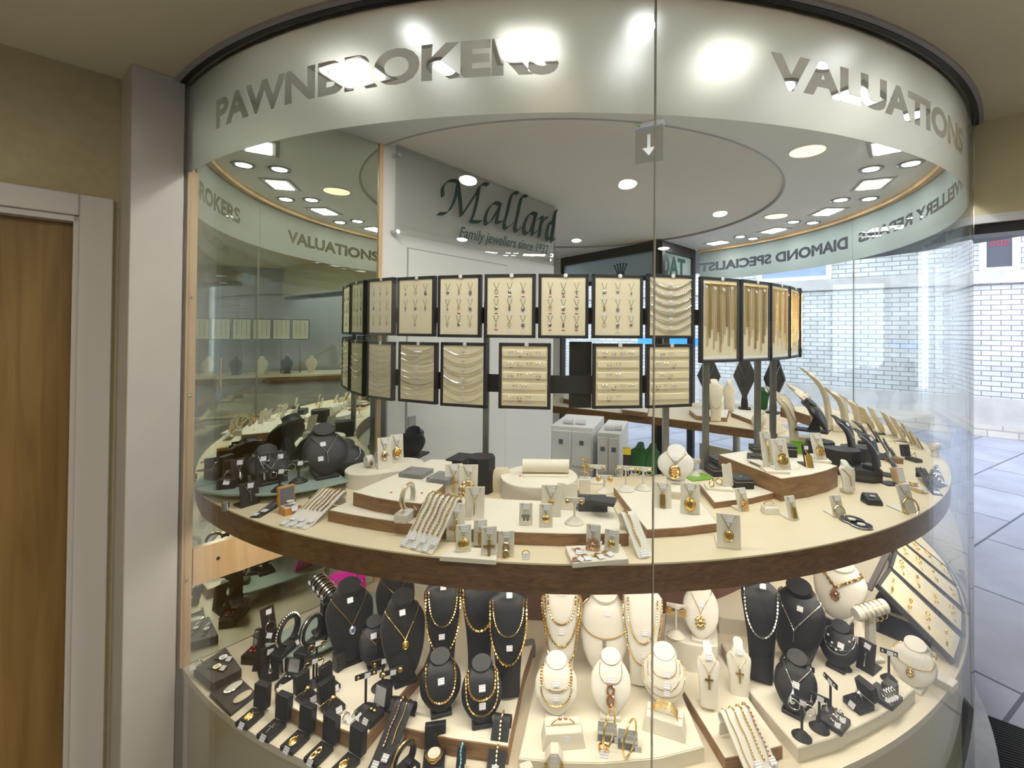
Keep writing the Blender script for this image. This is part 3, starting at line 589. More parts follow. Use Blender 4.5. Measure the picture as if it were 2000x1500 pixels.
def bust(px, py, z, h, w, kind, mname, desc, yaw=0, cat='necklace stand', group=None, base=True, lean=1.0, drop=.0, neck=1):
    p = at(px, py, z); k = mpp(p); b = Bust(); b.H = h * k; b.Wd = w * k / 2; b.kind = kind; b.p = p; b.yaw = yaw_out(p) + RD(float(yaw[3:] or 0)) if isinstance(yaw, str) else yaw_to_eye(p) + RD(yaw); b.lean = lean; b.desc = desc
    H, Wd = b.H, b.Wd; pr = PROF[kind]; lift = .012 if base else 0; b.lift = lift
    t = thing('necklace_bust', desc, cat, p, b.yaw, group); b.root = t
    rings = []; N = 26; ts = [i / N * pr[0][-1] for i in range(N + 1)]
    for q in ts:
        hw, dp, yc = catm(pr[0], pr[1], q) * Wd, catm(pr[0], pr[2], q) * Wd * 1.3, catm(pr[0], pr[3], q) * H * lean
        rg = []; e = 2 / 2.4
        for j in range(28):
            a = 2 * pi * j / 28; c, s = cos(a), sin(a); x = hw * abs(c) ** e * (1 if c > 0 else -1); y = dp * abs(s) ** e * (1 if s > 0 else -1)
            zz = lift + q * (H - lift)
            rg.append((x, yc + y, zz + tip(kind, q, y)))
        rings.append(rg)
    obj('body', MB().loft(rings), mname, t)
    if kind in ('oval', 'large'):                # the tilted neck disc
        al = RD(40 if kind == 'oval' else 34); rn = .49 * Wd; ax = Vector((0, -sin(al), cos(al))); ex = Vector((0, cos(al), sin(al))); c1 = Vector((0, catm(pr[0], pr[3], .72) * H * lean - .01 * H, H - rn * sin(al) * .8))
        obj('neck', MB().loft([[tuple(c1 - ax * (dd * H) + Vector((rn * k_ * cos(2 * pi * i / 28), 0, 0)) + ex * (rn * k_ * .8 * sin(2 * pi * i / 28))) for i in range(28)] for dd, k_ in ((.20, 1.22), (.12, 1.06), (.05, 1.0), (.006, 1.0), (0, .97))]), mname, t)
    if base:
        d = Wd * (1.15 if kind in ('oval', 'large') else .9); mb = MB()
        if kind in ('oval', 'large'):
            mb.box((0, d * .72, .005), (Wd * 1.0, d * 1.7, .010)); obj('base', mb, mname, t, bevel=.003)
            yc = catm(pr[0], pr[3], .42) * H * lean; mb = MB().loft([[(x, y, zz) for x, y in ((-.26 * Wd, y0), (.26 * Wd, y0), (.26 * Wd, y1), (-.26 * Wd, y1))] for zz, y0, y1 in ((.008, d * .3, d * .95), (H * .42, yc, yc + Wd * .3))]); obj('prop', mb, mname, t)
        else:
            mb.box((0, d * .55, H * .06), (Wd * 1.1, d * 1.25, H * .12)); obj('base', mb, mname, t, bevel=.003)
    return b
def front(b, x, q, off=.0015):                   # a point on the front of the bust
    pr = PROF[b.kind]; hw, dp, yc = catm(pr[0], pr[1], q) * b.Wd, catm(pr[0], pr[2], q) * b.Wd * 1.3, catm(pr[0], pr[3], q) * b.H * b.lean
    x = max(-hw * .995, min(hw * .995, x)); u = abs(x) / max(hw, 1e-6); s = (1 - u ** 2.4) ** (1 / 2.4); y = -dp * s
    nx, ny = (u ** 1.4) / hw * (1 if x > 0 else -1), -(s ** 1.4) / dp; nl = hypot(nx, ny) or 1
    return Vector((x + nx / nl * off, yc + y + ny / nl * off, b.lift + q * (b.H - b.lift) + tip(b.kind, q, y) + off * .5))
def strand(b, qt, qb, xw, V=False, n=70, r=.0015):
    pts = []; rd = b.kind in ('oval', 'large')
    if rd: qt = .755 if b.kind == 'oval' else .80; xw = max(xw, .5)
    for i in range(n + 1):
        s = -1 + 2 * i / n
        if V: x, q = s * xw * b.Wd, qb + (qt - qb) * abs(s) ** .9
        else: a = s * pi / 2; x, q = sin(a) * xw * b.Wd * (1 + (.42 if rd else .06) * cos(a) ** (.8 if rd else 1)), qt - (qt - qb) * cos(a) ** .9
        pts.append(front(b, x, q, r * 1.5 + .0008))
    return pts
def chain_mb(pts, r, style):
    P = [Vector(p) for p in pts]; ln = sum((P[i + 1] - P[i]).length for i in range(len(P) - 1))
    if style == 'plain': return MB().tube(P, r, 6)
    step = r * (1.3 if style == 'fine' else 1.7); n = max(12, min(260, int(ln / step))); Q = [P[0]]; acc = 0; i = 0; want = ln / n
    for j in range(len(P) - 1):                  # even spacing
        a, c = P[j], P[j + 1]; d_ = (c - a).length; pos = want - acc
        while pos <= d_ + 1e-9: Q.append(a.lerp(c, min(pos / d_, 1))); pos += want
        acc = (acc + d_) % want if d_ + acc >= want else acc + d_
    return MB().tube(Q, r, 5, False, .42)
NEWS = {}
def charm(kind, s, mb=None):
    mb = MB() if mb is None else mb
    if kind == 'cross': mb.box((0, 0, -s * .62), (s * .17, s * .1, s * 1.25)); mb.box((0, 0, -s * .42), (s * .78, s * .1, s * .17))
    elif kind == 'oval':
        mb.sphere((0, 0, -s * .6), s * .5, 16, (.78, .16, 1)); mb.torus((0, 0, -s * .6), s * .40, s * .06, 'y', 24, 5, 1.28)
        for i in range(8): a = i * pi / 4; mb.sphere((s * .18 * cos(a), -s * .1, -s * .6 + s * .24 * sin(a)), s * .06, 6)
    elif kind == 'disc': mb.lathe([(s * .44, -s * .04), (s * .5, 0), (s * .44, s * .04)], 20, tr=Matrix.Translation((0, 0, -s * .55)) @ Matrix.Rotation(pi / 2, 4, 'X')); mb.torus((0, 0, -s * .55), s * .3, s * .05, 'y', 20, 5)
    elif kind == 'hoop': mb.torus((0, 0, -s * .5), s * .45, s * .05, 'y', 28, 6)
    elif kind == 'drop': mb.lathe([(.0001, -s), (s * .2, -s * .85), (s * .24, -s * .7), (s * .1, -s * .3), (s * .02, 0)], 10)
    elif kind == 'heart':
        for sg in (-1, 1): mb.loft([[(sg * (s * .2 + q * s * .28 * cos(2 * pi * i / 10)) , e * s * .09, -s * .3 + q * s * .28 * sin(2 * pi * i / 10) - (s * .35 if sin(2 * pi * i / 10) < -.5 else 0)) for i in range(10)] for q, e in ((.6, -1), (1, 0), (.6, 1))])
    elif kind == 'filigree':
        for i in range(9): a = i * 2 * pi / 9; mb.torus((s * .3 * cos(a), 0, -s * .62 + s * .4 * sin(a)), s * .14, s * .035, 'y', 10, 4)
        mb.torus((0, 0, -s * .62), s * .3, s * .04, 'y', 18, 4, 1.3); mb.sphere((0, 0, -s * .62), s * .2, 10, (1, .3, 1.2))
    elif kind == 'bow':
        mb.torus((0, 0, -s * .35), s * .24, s * .10, 'y', 20, 6, 1.25); mb.torus((0, -.002, -s * .95), s * .22, s * .11, 'y', 20, 6, 1.45); mb.tube([(-s * .2, 0, -s * .6), (s * .2, -.003, -s * .85)], s * .08, 6)
    elif kind == 'bar': mb.box((0, 0, -s * .55), (s * .42, s * .12, s)); mb.box((0, -s * .05, -s * .55), (s * .2, s * .1, s * .8))
    elif kind == 'lariat':
        for i in range(7): mb.sphere((0, 0, -s * (.06 + .14 * i)), s * .07, 6)
    mb.torus((0, 0, .0), s * .07, s * .03, 'x', 10, 4); return mb
def necklace(b, name, metal, spec, desc, cat='necklace', pend=None, tags=(), group=None, r=.0016, style='link', tk=None):
    """spec: list of (q top, q bottom, width share, V-shaped)"""
    t = thing('necklace', desc, cat, b.p, b.yaw, group)
    for i, (qt, qb, xw, V) in enumerate(spec): obj('chain', chain_mb(strand(b, qt, qb, xw, V, r=r), r, style), metal, t)
    if pend:
        kind, size, pm, stone = pend; q = front(b, 0, spec[-1][1], .0035); c = obj('pendant', charm(kind, size), pm, t); c.location = q
        s1 = front(b, 0, max(spec[-1][1] - .12, .02), .0035); c.rotation_euler = (atan2(s1.y - q.y, q.z - s1.z), 0, 0)
        if stone: obj('stone', MB().sphere((0, -size * .09, -size * .6), size * .26, 12, (.8, .3, 1.1)), stone, c)
    for x, q in tags:
        a, c = front(b, x * b.Wd, q, .003), front(b, x * b.Wd, q - .06, .003); ticket(t, a, atan2(a.y - c.y, a.z - c.z) * -1, 0, k=tk or 1)
    return t
def pend_stand(px, py, z, h, w, mname, desc, jdesc, kind='cross', metal='gold', stone=None, yaw=0, size=None, lean=16, foot='back', group=None, cat='pendant stand', tags=1, jname='pendant', notch=False, chain=True, cs=.0007, jcat='pendant'):
    p = at(px, py, z); k = mpp(p); H, Wd = h * k, w * k; yw = yaw_out(p) + RD(float(yaw[3:] or 0)) if isinstance(yaw, str) else yaw_to_eye(p) + RD(yaw); t = thing('pendant_stand', desc, cat, p, yw, group); sl_ = math.tan(RD(lean)); th = .0035
    mb = MB(); top = [(-Wd / 2, H), (-Wd * .2, H), (0, H * .95), (Wd * .2, H), (Wd / 2, H)] if notch else [(-Wd / 2, H), (Wd / 2, H)]
    prof = [(-Wd / 2, 0), ] + top + [(Wd / 2, 0)]
    mb.loft([[(x, zz * sl_ + o, zz) for x, zz in prof] for o in (0, th)]); obj('panel', mb, mname, t, bevel=.0008)
    fy = (0, H * .75) if foot == 'back' else (-H * .45, .004)
    mb = MB().box((0, (fy[0] + fy[1]) / 2, .002), (Wd, fy[1] - fy[0], .004)); obj('foot', mb, mname, t, bevel=.0008)
    if jdesc is None: return t
    j = thing(jname, jdesc, jcat, p, yw, None); s = size * k if size else H * .32; on = lambda x, zz, o=.0015: Vector((x, zz * sl_ - o, zz)); zc = H * .58
    if chain: obj('chain', MB().tube([on(-Wd * .3, H * .97), on(0, zc)], cs, 5).tube([on(0, zc), on(Wd * .3, H * .97)], cs, 5), metal, j)
    c = obj('charm', charm(kind, s), metal, j); c.location = on(0, zc, .0025 + s * .1); c.rotation_euler = (RD(-lean), 0, 0)
    if stone: obj('stone', MB().sphere((0, -s * .09, -s * .6), s * .24, 12, (.8, .35, 1.1)), stone, c)
    if tags: ticket(j, on(Wd * .05, H * .86, .003), RD(-lean), 0, RD(6), k=min(1, Wd / .03))
    return t
def ramp(px, py, z, length, h, w, mname, desc, yaw=0, lines=(), group=None, cat='bracelet stand', tags=0, tagk=1, nick='the ramp', roll=True, tagrow=2):
    """a sloping bracelet ramp: front foot at the given pixel, rising away from the glass"""
    p = at(px, py, z); k = mpp(p)
    if isinstance(yaw, tuple):                     # (px, py) of the top of the slope
        q = at(yaw[0], yaw[1], z + h); dv = q - p; length = hypot(dv.x, dv.y) - h * .1; yw = atan2(-dv.x, dv.y)
    else: yw = yaw_to_eye(p) + RD(yaw)
    t = thing('bracelet_ramp', desc, cat, p, yw, group)
    prof = [(0, .002)]; m = 10
    for i in range(1, m + 1): s = i / m; prof.append((length * s, h * (s ** 1.08)))
    if roll:
        rr = h * .22; cx_, cz_ = length + rr * .3, h - rr * .9
        for a in range(75, -70, -18): prof.append((cx_ + rr * cos(RD(a)), cz_ + rr * sin(RD(a))))
        prof.append((cx_ + rr * .6, cz_ - rr * 1.6)); prof.append((cx_ + rr * .62, h * .12))
    def nrm(i):
        a, c = Vector(prof[max(i - 1, 0)]), Vector(prof[min(i + 1, len(prof) - 1)]); d_ = (c - a).normalized(); return Vector((-d_.y, d_.x))
    th = .004; rings = []
    for i, (y, zz) in enumerate(prof):
        n_ = nrm(i); rings.append([(-w / 2, y, zz), (w / 2, y, zz), (w / 2, y - n_.x * th, max(zz - n_.y * th, 0)), (-w / 2, y - n_.x * th, max(zz - n_.y * th, 0))])
    obj('slope', MB().loft(rings), mname, t)
    for i, (xf, metal, r, style, lab, s0) in enumerate(lines):
        pts = []; m2 = len(prof) - (6 if roll else 1)
        for q in range(40):
            f = s0 + (1 - s0) * q / 39; u = f * (m2); i0 = min(int(u), m2 - 1); fr = u - i0; a, c = Vector(prof[i0]), Vector(prof[i0 + 1]); v = a.lerp(c, fr); n_ = nrm(i0); v = v + n_ * r * 1.55
            pts.append((xf * w / 2 + .0012 * sin(q * .5 + i), v.x, v.y))
        br = thing('bracelet', lab, 'bracelet', p, yw); obj('links', chain_mb(pts, r, style), metal, br)
        y0 = Vector(prof[1]); n_ = nrm(1); row = i % tagrow
        v = Vector(prof[0]).lerp(Vector(prof[m]), .06 + .125 * row); ticket(br, (xf * w / 2, v.x + n_.x * .003, v.y + n_.y * .003), -(pi / 2 - atan2(h, length)), 0, k=tagk)
    return t
def ear_stand(px, py, z, h, w, mname, desc, ek, metal, lab, yaw=0, drop=.022, group=None, tags=1, tilt=0, base=1):
    p = at(px, py, z); k = mpp(p); H, Wd = h * k, w * k; yw = yaw_to_eye(p) + RD(yaw); t = thing('earring_stand', desc, 'earring stand', p, yw, group)
    rb = Wd * .5 * base; obj('base', MB().lathe([(rb * .98, 0), (rb, .003), (rb * .9, .005), (rb * .82, .006), (rb * .6, .012), (rb * .3, .017), (rb * .12, .019)], 24, sy=.8), mname, t)
    obj('stem', MB().cyl((0, 0, .015), .0032, H - .022, 10), mname, t); obj('crossbar', MB().box((0, 0, H - .007), (Wd, .004, .014)), mname, t, bevel=.001)
    for sd, nm in ((-1, 'left'), (1, 'right')):
        j = thing('earring', '%s %s, %s one' % (nm + ' hand', lab, 'left' if sd < 0 else 'right') if False else '%s hand %s' % (nm, lab), 'earring', p, yw); zt = H - .006; x = sd * Wd * .36; mb = MB()
        if ek == 'hoop': mb.torus((x, -.004, zt - drop / 2), drop / 2, .0012, 'x' if False else 'y', 26, 6)
        elif ek == 'stud': mb.sphere((x, -.005, zt), drop * .4, 10, (1, .6, 1))
        elif ek == 'knot': mb.torus((x, -.005, zt - drop * .3), drop * .3, drop * .13, 'y', 14, 6); mb.torus((x, -.005, zt - drop * .3), drop * .25, drop * .12, 'x', 14, 6)
        elif ek == 'drop': mb.tube([(x, -.004, zt), (x, -.004, zt - drop * .4)], .0008, 5); mb.lathe([(.0001, 0), (drop * .13, drop * .1), (drop * .16, drop * .25), (.001, drop * .6)], 10, (x, -.004, zt - drop))
        elif ek == 'chain': mb = chain_mb([(x, -.004, zt - drop * q / 10) for q in range(11)], .0016, 'link')
        elif ek == 'filigree': charm('filigree', drop, mb); mb.v = [(v[0] + x, v[1] - .004, v[2] + zt) for v in mb.v]
        obj('setting', mb, metal, j)
        if sd < 0 and tags: ticket(j, (Wd * .06, -.004, H - .008), 0, 0, RD(4), k=.9)
    return t
RINGM = None
def ring_mb(s=1, gem=True):
    mb = MB().torus((0, 0, .0095 * s), .0088 * s, .0013 * s, 'y', 24, 6)
    if gem: mb.sphere((0, 0, .0195 * s), .0036 * s, 8, (1.2, 1, .8))
    return mb
def box_open(px, py, z, w, d, hb, hl, mname, desc, jdesc, inner='black_velvet', kind='ring', metal='gold', yaw=0, lid=12, group=None, stone=None, size=.02, tagk=1, cat='jewellery box', lining=None, jcat='ring', frontlean=0):
    """w,d,hb,hl in metres: footprint, base height, lid height"""
    p = at(px, py, z); yw = yaw_to_eye(p) + RD(yaw); t = thing('jewellery_box', desc, cat, p, yw, group)
    obj('base', MB().box((0, d / 2, hb / 2), (w, d, hb)), mname, t, bevel=.0015); obj('pad', MB().box((0, d / 2 - .001, hb + .0008), (w * .88, d * .84, .0016)), inner, t)
    tl = RD(-lid); tr = Matrix.Translation((0, d, hb)) @ Matrix.Rotation(tl, 4, 'X')
    ld = obj('lid', MB().box((0, d * .18, hl / 2), (w, d * .36, hl), tr), mname, t, bevel=.0015); obj('lining', MB().box((0, -.0005, hl / 2), (w * .84, .001, hl * .86), tr), lining or inner, ld)
    if jdesc is None: return t
    j = thing({'ring': 'ring', 'pend': 'pendant', 'stud': 'earring', 'watch': 'watch', 'red': 'cufflink'}.get(kind, 'brooch'), jdesc, jcat, p, yw)
    if kind == 'ring':
        q = obj('band', ring_mb(1.25, False), metal, j); q.location = (0, d * .5, hb - .004); s_ = obj('stone', MB().sphere((0, 0, 0), .006, 10, (1.3, 1, .7)), stone or metal, j); s_.location = (0, d * .5, hb + .022)
    elif kind == 'pend':
        on = lambda x, y: (x, y, hb + .003); obj('chain', MB().tube([on(-w * .22, d * .86), on(0, d * .66), ], .0007, 5).tube([on(0, d * .66), on(w * .3, d * .8)], .0007, 5), 'gold', j)
        c = obj('charm', charm(stone or 'oval', size), metal, j); c.location = (0, d * .66, hb + .004); c.rotation_euler = (RD(-84), 0, 0)
    elif kind == 'stud':
        for sx in (-1, 1): obj('stud', MB().sphere((sx * w * .14, d * .55, hb + .006), .0045, 10), metal, j)
    elif kind == 'red':
        for sx in (-1, 1):
            for sy in (0, 1): mb = MB().sphere((sx * w * .14, d * (.35 + .3 * sy), hb + .006), .005, 10, (1, 1, .8)); obj('stone', mb, 'red_stone', j); obj('bar', MB().tube([(sx * w * .14, d * (.35 + .3 * sy), hb + .004), (sx * w * .14 + .004, d * (.45 + .3 * sy), hb + .005)], .0018, 6), 'silver', j)
    elif kind == 'watch':
        q = Matrix.Translation((0, d * .5, hb + .004)); obj('case', MB().lathe([(size, 0), (size, .005), (size * .9, .008), (size * .5, .009)], 24, tr=q), metal, j); obj('dial', MB().cyl((0, 0, .009), size * .8, .001, 24, tr=q), 'cream_card', j); obj('rim', MB().torus((0, 0, .006), size * 1.0, .0025, 'z', 30, 6, tr=q), metal, j)
    if tagk: ticket(j, (w * .06, -.002 + d * .02, hb * .8), RD(-30), 0, RD(5), k=tagk)
    return t
def cuff_stand(px, py, z, h, mname, desc, jdesc, metal='silver', yaw=35, bead=0, group=None, bh=.014, w=.03):
    p = at(px, py, z); k = mpp(p); H = h * k; yw = yaw_to_eye(p) + RD(yaw); t = thing('bangle_stand', desc, 'bangle stand', p, yw, group); rr = (H - bh) / 2
    obj('base', MB().box((0, .002, bh / 2), (rr * 2.1, w * 1.5, bh)), mname, t, bevel=.003)
    mb = MB().sweep([(rr * .80, -w * .28), (rr * .93, -w * .3), (rr * .93, w * .3), (rr * .8, w * .28)], lambda a, r, y: (r * cos(a), y, bh + rr * .98 + r * sin(a)), [RD(-68 + 316 * i / 36) for i in range(37)]); obj('collar', mb, mname, t)
    j = thing('bangle', jdesc, 'bangle', p, yw)
    if bead:
        mb = MB()
        for i in range(26): a = RD(-40 + 250 * i / 25); mb.sphere(((rr * .94 + bead) * cos(a), -.001, bh + rr * .98 + (rr * .94 + bead) * sin(a)), bead, 7)
        obj('links', mb, metal, j)
    else: obj('hoop', MB().torus((0, -.002, bh + rr * .98), rr * .94 + .0026, .0024, 'y', 40, 8, 1, -48, 228), metal, j)
    ticket(j, (rr * .3, -w * .8, bh + .002), RD(-40), 0, RD(10), k=.9); return t
def riser(poly, z0, z1, side, top, desc, cat='display riser', name='display_riser', group=None, inset=.004, topt=.0015):
    c = Vector((sum(p[0] for p in poly) / len(poly), sum(p[1] for p in poly) / len(poly), 0)); q = [(p[0] - c.x, p[1] - c.y) for p in poly]
    t = thing(name, desc, cat, (c.x, c.y, z0), 0, group); h = z1 - z0
    obj('block', MB().prism(q, 0, h - topt), side, t); f = 1 - inset / max(hypot(*p) for p in q); obj('top_panel', MB().prism([(x * f, y * f) for x, y in q], h - topt, h), top, t); return t
def pxpoly(pts, z): return [tuple(at(x, y, z)[:2]) for x, y in pts]
def block(px, py, z, w, d, h, mname, desc, cat, name, yaw=0, bevel=.002, group=None, sides=None):
    """px,py: front bottom centre; w,d,h in metres"""
    p = at(px, py, z); yw = yaw_to_eye(p) + RD(yaw)
    if sides: mb = MB().loft([[(w / 2 * cos(2 * pi * (i + .5) / sides), d / 2 + d / 2 * sin(2 * pi * (i + .5) / sides), zz) for i in range(sides)] for zz in (0, h)])
    else: mb = MB().box((0, d / 2, h / 2), (w, d, h))
    return solo(name, mb, mname, desc, cat, p, yw, group, bevel)
# ================================================================ the rack of display trays
RT = 1.40
rk = thing('tray_rack', 'grey metal post rack that carries the curved rows of display trays', 'rack')
obj('rail', ring_slab(ang(on_ring(722, RT - .03)) , ang(on_ring(1356, RT - .03)), 1.352, 1.36, 1.367, 1.432, 50), 'tray_black', rk)
obj('upper_rail', ring_slab(ang(on_ring(722, RT - .03)), ang(on_ring(1560, RT)) + 14, 1.352, 1.36, 1.62, 1.68, 50), 'tray_black', rk)
for px in (752, 951, 1301, 1379, 1480, 1510):
    p = on_ring(px, 1.343); obj('post', MB().prism([(p.x + a * .011, p.y + b * .011) for a, b in ((-1, -1), (1, -1), (1, 1), (-1, 1))], T, 1.70), 'grey_metal', rk, bevel=.002)
def tray(x0, x1, y0, y1, kind, lab, grp, extra=0):
    a, b = on_ring(x0 + 1, RT), on_ring(x1 - 1, RT); m_ = (a + b) / 2; d = Vector((m_.x - CX, m_.y - CYY, 0)).normalized(); w = (b - a).length
    rm = on_ring((x0 + x1) / 2, RT); yw = atan2(d.x, -d.y); xc = (x0 + x1) / 2
    z0, z1 = (EYE + ray(xc, y).z / hypot(ray(xc, y).x, ray(xc, y).y) * hypot(rm.x, rm.y) for y in (y1, y0)); h = z1 - z0
    loc = (m_.x, m_.y, z0); t = thing('display_tray', lab, 'jewellery tray', loc, yw, grp); fb = .011
    mb = MB()
    for c, s_ in (((0, .004, fb / 2), (w, .018, fb)), ((0, .004, h - fb / 2), (w, .018, fb)), ((-w / 2 + fb / 2, .004, h / 2), (fb, .018, h)), ((w / 2 - fb / 2, .004, h / 2), (fb, .018, h))): mb.box(c, s_)
    obj('frame', mb, 'tray_black', t, bevel=.0015); obj('back', MB().box((0, .0105, h / 2), (w - .004, .004, h - .004)), 'tray_black', t)
    pw, ph = w - 2 * fb, h - 2 * fb; obj('pad', MB().box((0, .003, h / 2), (pw, .010, ph)), 'tray_cream', t)
    tr = Matrix.Translation((w * .04, -.006, h - fb * .5)) @ Matrix.Rotation(pi / 2, 4, 'X'); obj('number_disc', MB().cyl((0, 0, 0), .0075, .0012, 16, tr=tr), 'box_white', t)
    return t, Vector(loc), yw, w, h, pw, ph
def place(o, loc, yw, x, y, z, rot=None):
    o.location = loc + Matrix.Rotation(yw, 3, 'Z') @ Vector((x, y, z)); o.rotation_euler = rot or (0, 0, yw); return o
PV = []
for i, (kd, sz) in enumerate((('cross', .013), ('oval', .014), ('disc', .012), ('heart', .012), ('bar', .013), ('drop', .015), ('filigree', .015), ('hoop', .013))):
    mb = MB().tube([(-.011, 0, .024), (0, 0, 0)], .0008, 4).tube([(0, 0, 0), (.011, 0, .024)], .0008, 4); charm(kd, sz * 1.22, mb); me = mb.mesh('pendant'); smooth(me); me.materials.append(M['silver']); PV.append((kd, me))
KN = {'cross': 'cross', 'oval': 'oval locket', 'disc': 'round disc', 'heart': 'heart', 'bar': 'bar', 'drop': 'drop', 'filigree': 'filigree', 'hoop': 'hoop'}
MCACHE = {}
def mget(key, fn, material):
    if key not in MCACHE: me = fn().mesh(key[0]); smooth(me); me.materials.append(M[material]); MCACHE[key] = me
    return MCACHE[key]
ROWN, COLN = ('top', 'middle', 'bottom'), ('left', 'centre', 'right')
UP = [(718, 770, 543, 655), (775, 850, 540, 657), (854, 940, 537, 659), (945, 1046, 535, 660), (1050, 1150, 535, 661), (1155, 1256, 536, 661)]
LO = [(718, 770, 667, 780), (779, 855, 668, 787), (861, 952, 669, 795), (974, 1077, 670, 799), (1157, 1256, 671, 798), (1262, 1352, 672, 796)]
for i, (x0, x1, y0, y1) in enumerate(UP):
    nk = 'upper tray %s from the left' % NTH[i]; t, loc, yw, w, h, pw, ph = tray(x0, x1, y0, y1, 'p', 'black framed cream tray of silver pendants, %s in the upper row' % NTH[i], 'pendant trays in the upper row')
    for r in range(3):
        for c in range(3):
            if i == 1 and r == 2 and c != 1: continue
            kd, me = PV[(0 if i == 0 and r != 1 else (i * 5 + r * 3 + c * 2)) % 8]; zz = h / 2 + ph * (.285 - .285 * r); k = min(1.15, pw / .17)
            obj('slot', MB().box(((c - 1) * pw * .3, -.0021, zz + .0255), (pw * .22, .0006, .0010)), 'old_cream', t); q = obj('pendant', me, 'silver'); place(q, loc, yw, (c - 1) * pw * .3, -.0035, zz); q.scale = (max(pw / .19, .45), 1, 1)
            tag(q, 'silver %s pendant, %s row %s column, %s' % (KN[kd], ROWN[r], COLN[c], nk), 'pendant', 'pendants on the upper trays')
            ticket(q, (0, .0012, -.030), me=TKR if (i == 4 or (i + r * c) % 7 == 3 and i > 1) else TKS, k=.9)
def sag_chain(pw, sag, r, style): 
    return chain_mb([(-pw / 2 + pw * j / 30, -.002 - r, -sag * (1 - (2 * j / 30 - 1) ** 2)) for j in range(31)], r, style)
for i in range(3):
    x0, x1, y0, y1 = LO[i]; nk = 'lower tray %s from the left' % NTH[i]; t, loc, yw, w, h, pw, ph = tray(x0, x1, y0, y1, 'b', 'black framed cream tray of silver bracelets, %s in the lower row' % NTH[i], 'bracelet trays in the lower row')
    n = (8, 9, 6)[i]
    for r in range(n):
        rad = (.0009, .0014, .0008, .0020, .0011)[(r * 2 + i) % 5] * (1.35 if i == 2 else 1); q = obj('bracelet', sag_chain(pw * .96, ph * (.075 if i < 2 else .12), rad, 'link' if r % 3 else 'plain'), 'silver')
        place(q, loc, yw, 0, -.002, h / 2 + ph * (.45 - .80 * r / (n - 1))); tag(q, '%s silver bracelet, %s from the top of the %s' % ('thick' if rad > .0016 else 'fine', NTH[r], nk), 'bracelet', 'bracelets on the lower trays'); ticket(q, (0, -.003, -ph * .03), me=TKS, k=.75)
def stud_me(v): return mget(('stud_earring', v), lambda: (MB().sphere((0, 0, 0), .0026, 8) if v == 0 else MB().torus((0, 0, 0), .0028, .0009, 'y', 12, 5) if v == 1 else charm('drop', .010)), 'silver')
for i in (3, 4, 5):
    x0, x1, y0, y1 = LO[i]; nk = '%s lower earring tray' % NTH[i - 3]; t, loc, yw, w, h, pw, ph = tray(x0, x1, y0, y1, 'e', 'black framed cream tray of stud earrings, %s of the three on the right below' % NTH[i - 3], 'earring trays in the lower row')
    for r in range(5):
        zz = h / 2 + ph * (.36 - .185 * r); lg = obj('ledge', MB().box((0, -.003, zz + .004), (pw * .94, .006, .022)), 'tray_cream', t, bevel=.001)
        npair = (4, 4, 4, 2, 3, 4, 2, 2, 4, 2, 2, 3, 2, 3, 1)[(i - 3) * 5 + r]
        for p_ in range(npair):
            xx = (p_ - 1.5) * pw * .2 + (pw * .1 if npair == 2 else 0)
            for sd, sn in ((-1, 'left'), (1, 'right')):
                q = obj('stud_earring', stud_me((r + p_ + i) % 3), 'silver'); place(q, loc, yw, xx + sd * .006, -.0085, zz + .008)
                tag(q, 'silver stud, %s of pair %s, %s row, %s' % (sn, ('one', 'two', 'three', 'four')[p_], NTH[r], nk), 'earring', 'stud earrings on the lower trays')
                if sd < 0: ticket(q, (.006, .0055, -.019), me=TKR if (p_ + r + i) % 4 == 0 else TKS, k=.75)
x0, x1, y0, y1 = 1262, 1355, 536, 661
t, loc, yw, w, h, pw, ph = tray(x0, x1, y0, y1, 'c', 'black framed cream tray of thick curb bracelets beside the glass seam', 'bracelet trays in the lower row')
for r in range(6):
    rad = (.0022, .0028, .0026, .0031, .0022, .0024)[r]; q = obj('bracelet', sag_chain(pw * .98, ph * .15, rad, 'link'), 'silver'); place(q, loc, yw, 0, -.002, h / 2 + ph * (.47 - .74 * r / 5))
    tag(q, 'heavy curb bracelet, %s from top on the tray beside the seam' % NTH[r], 'bracelet', 'curb bracelets beside the seam'); ticket(q, (-.002, -.005, -ph * .09), me=TKS, k=.9)
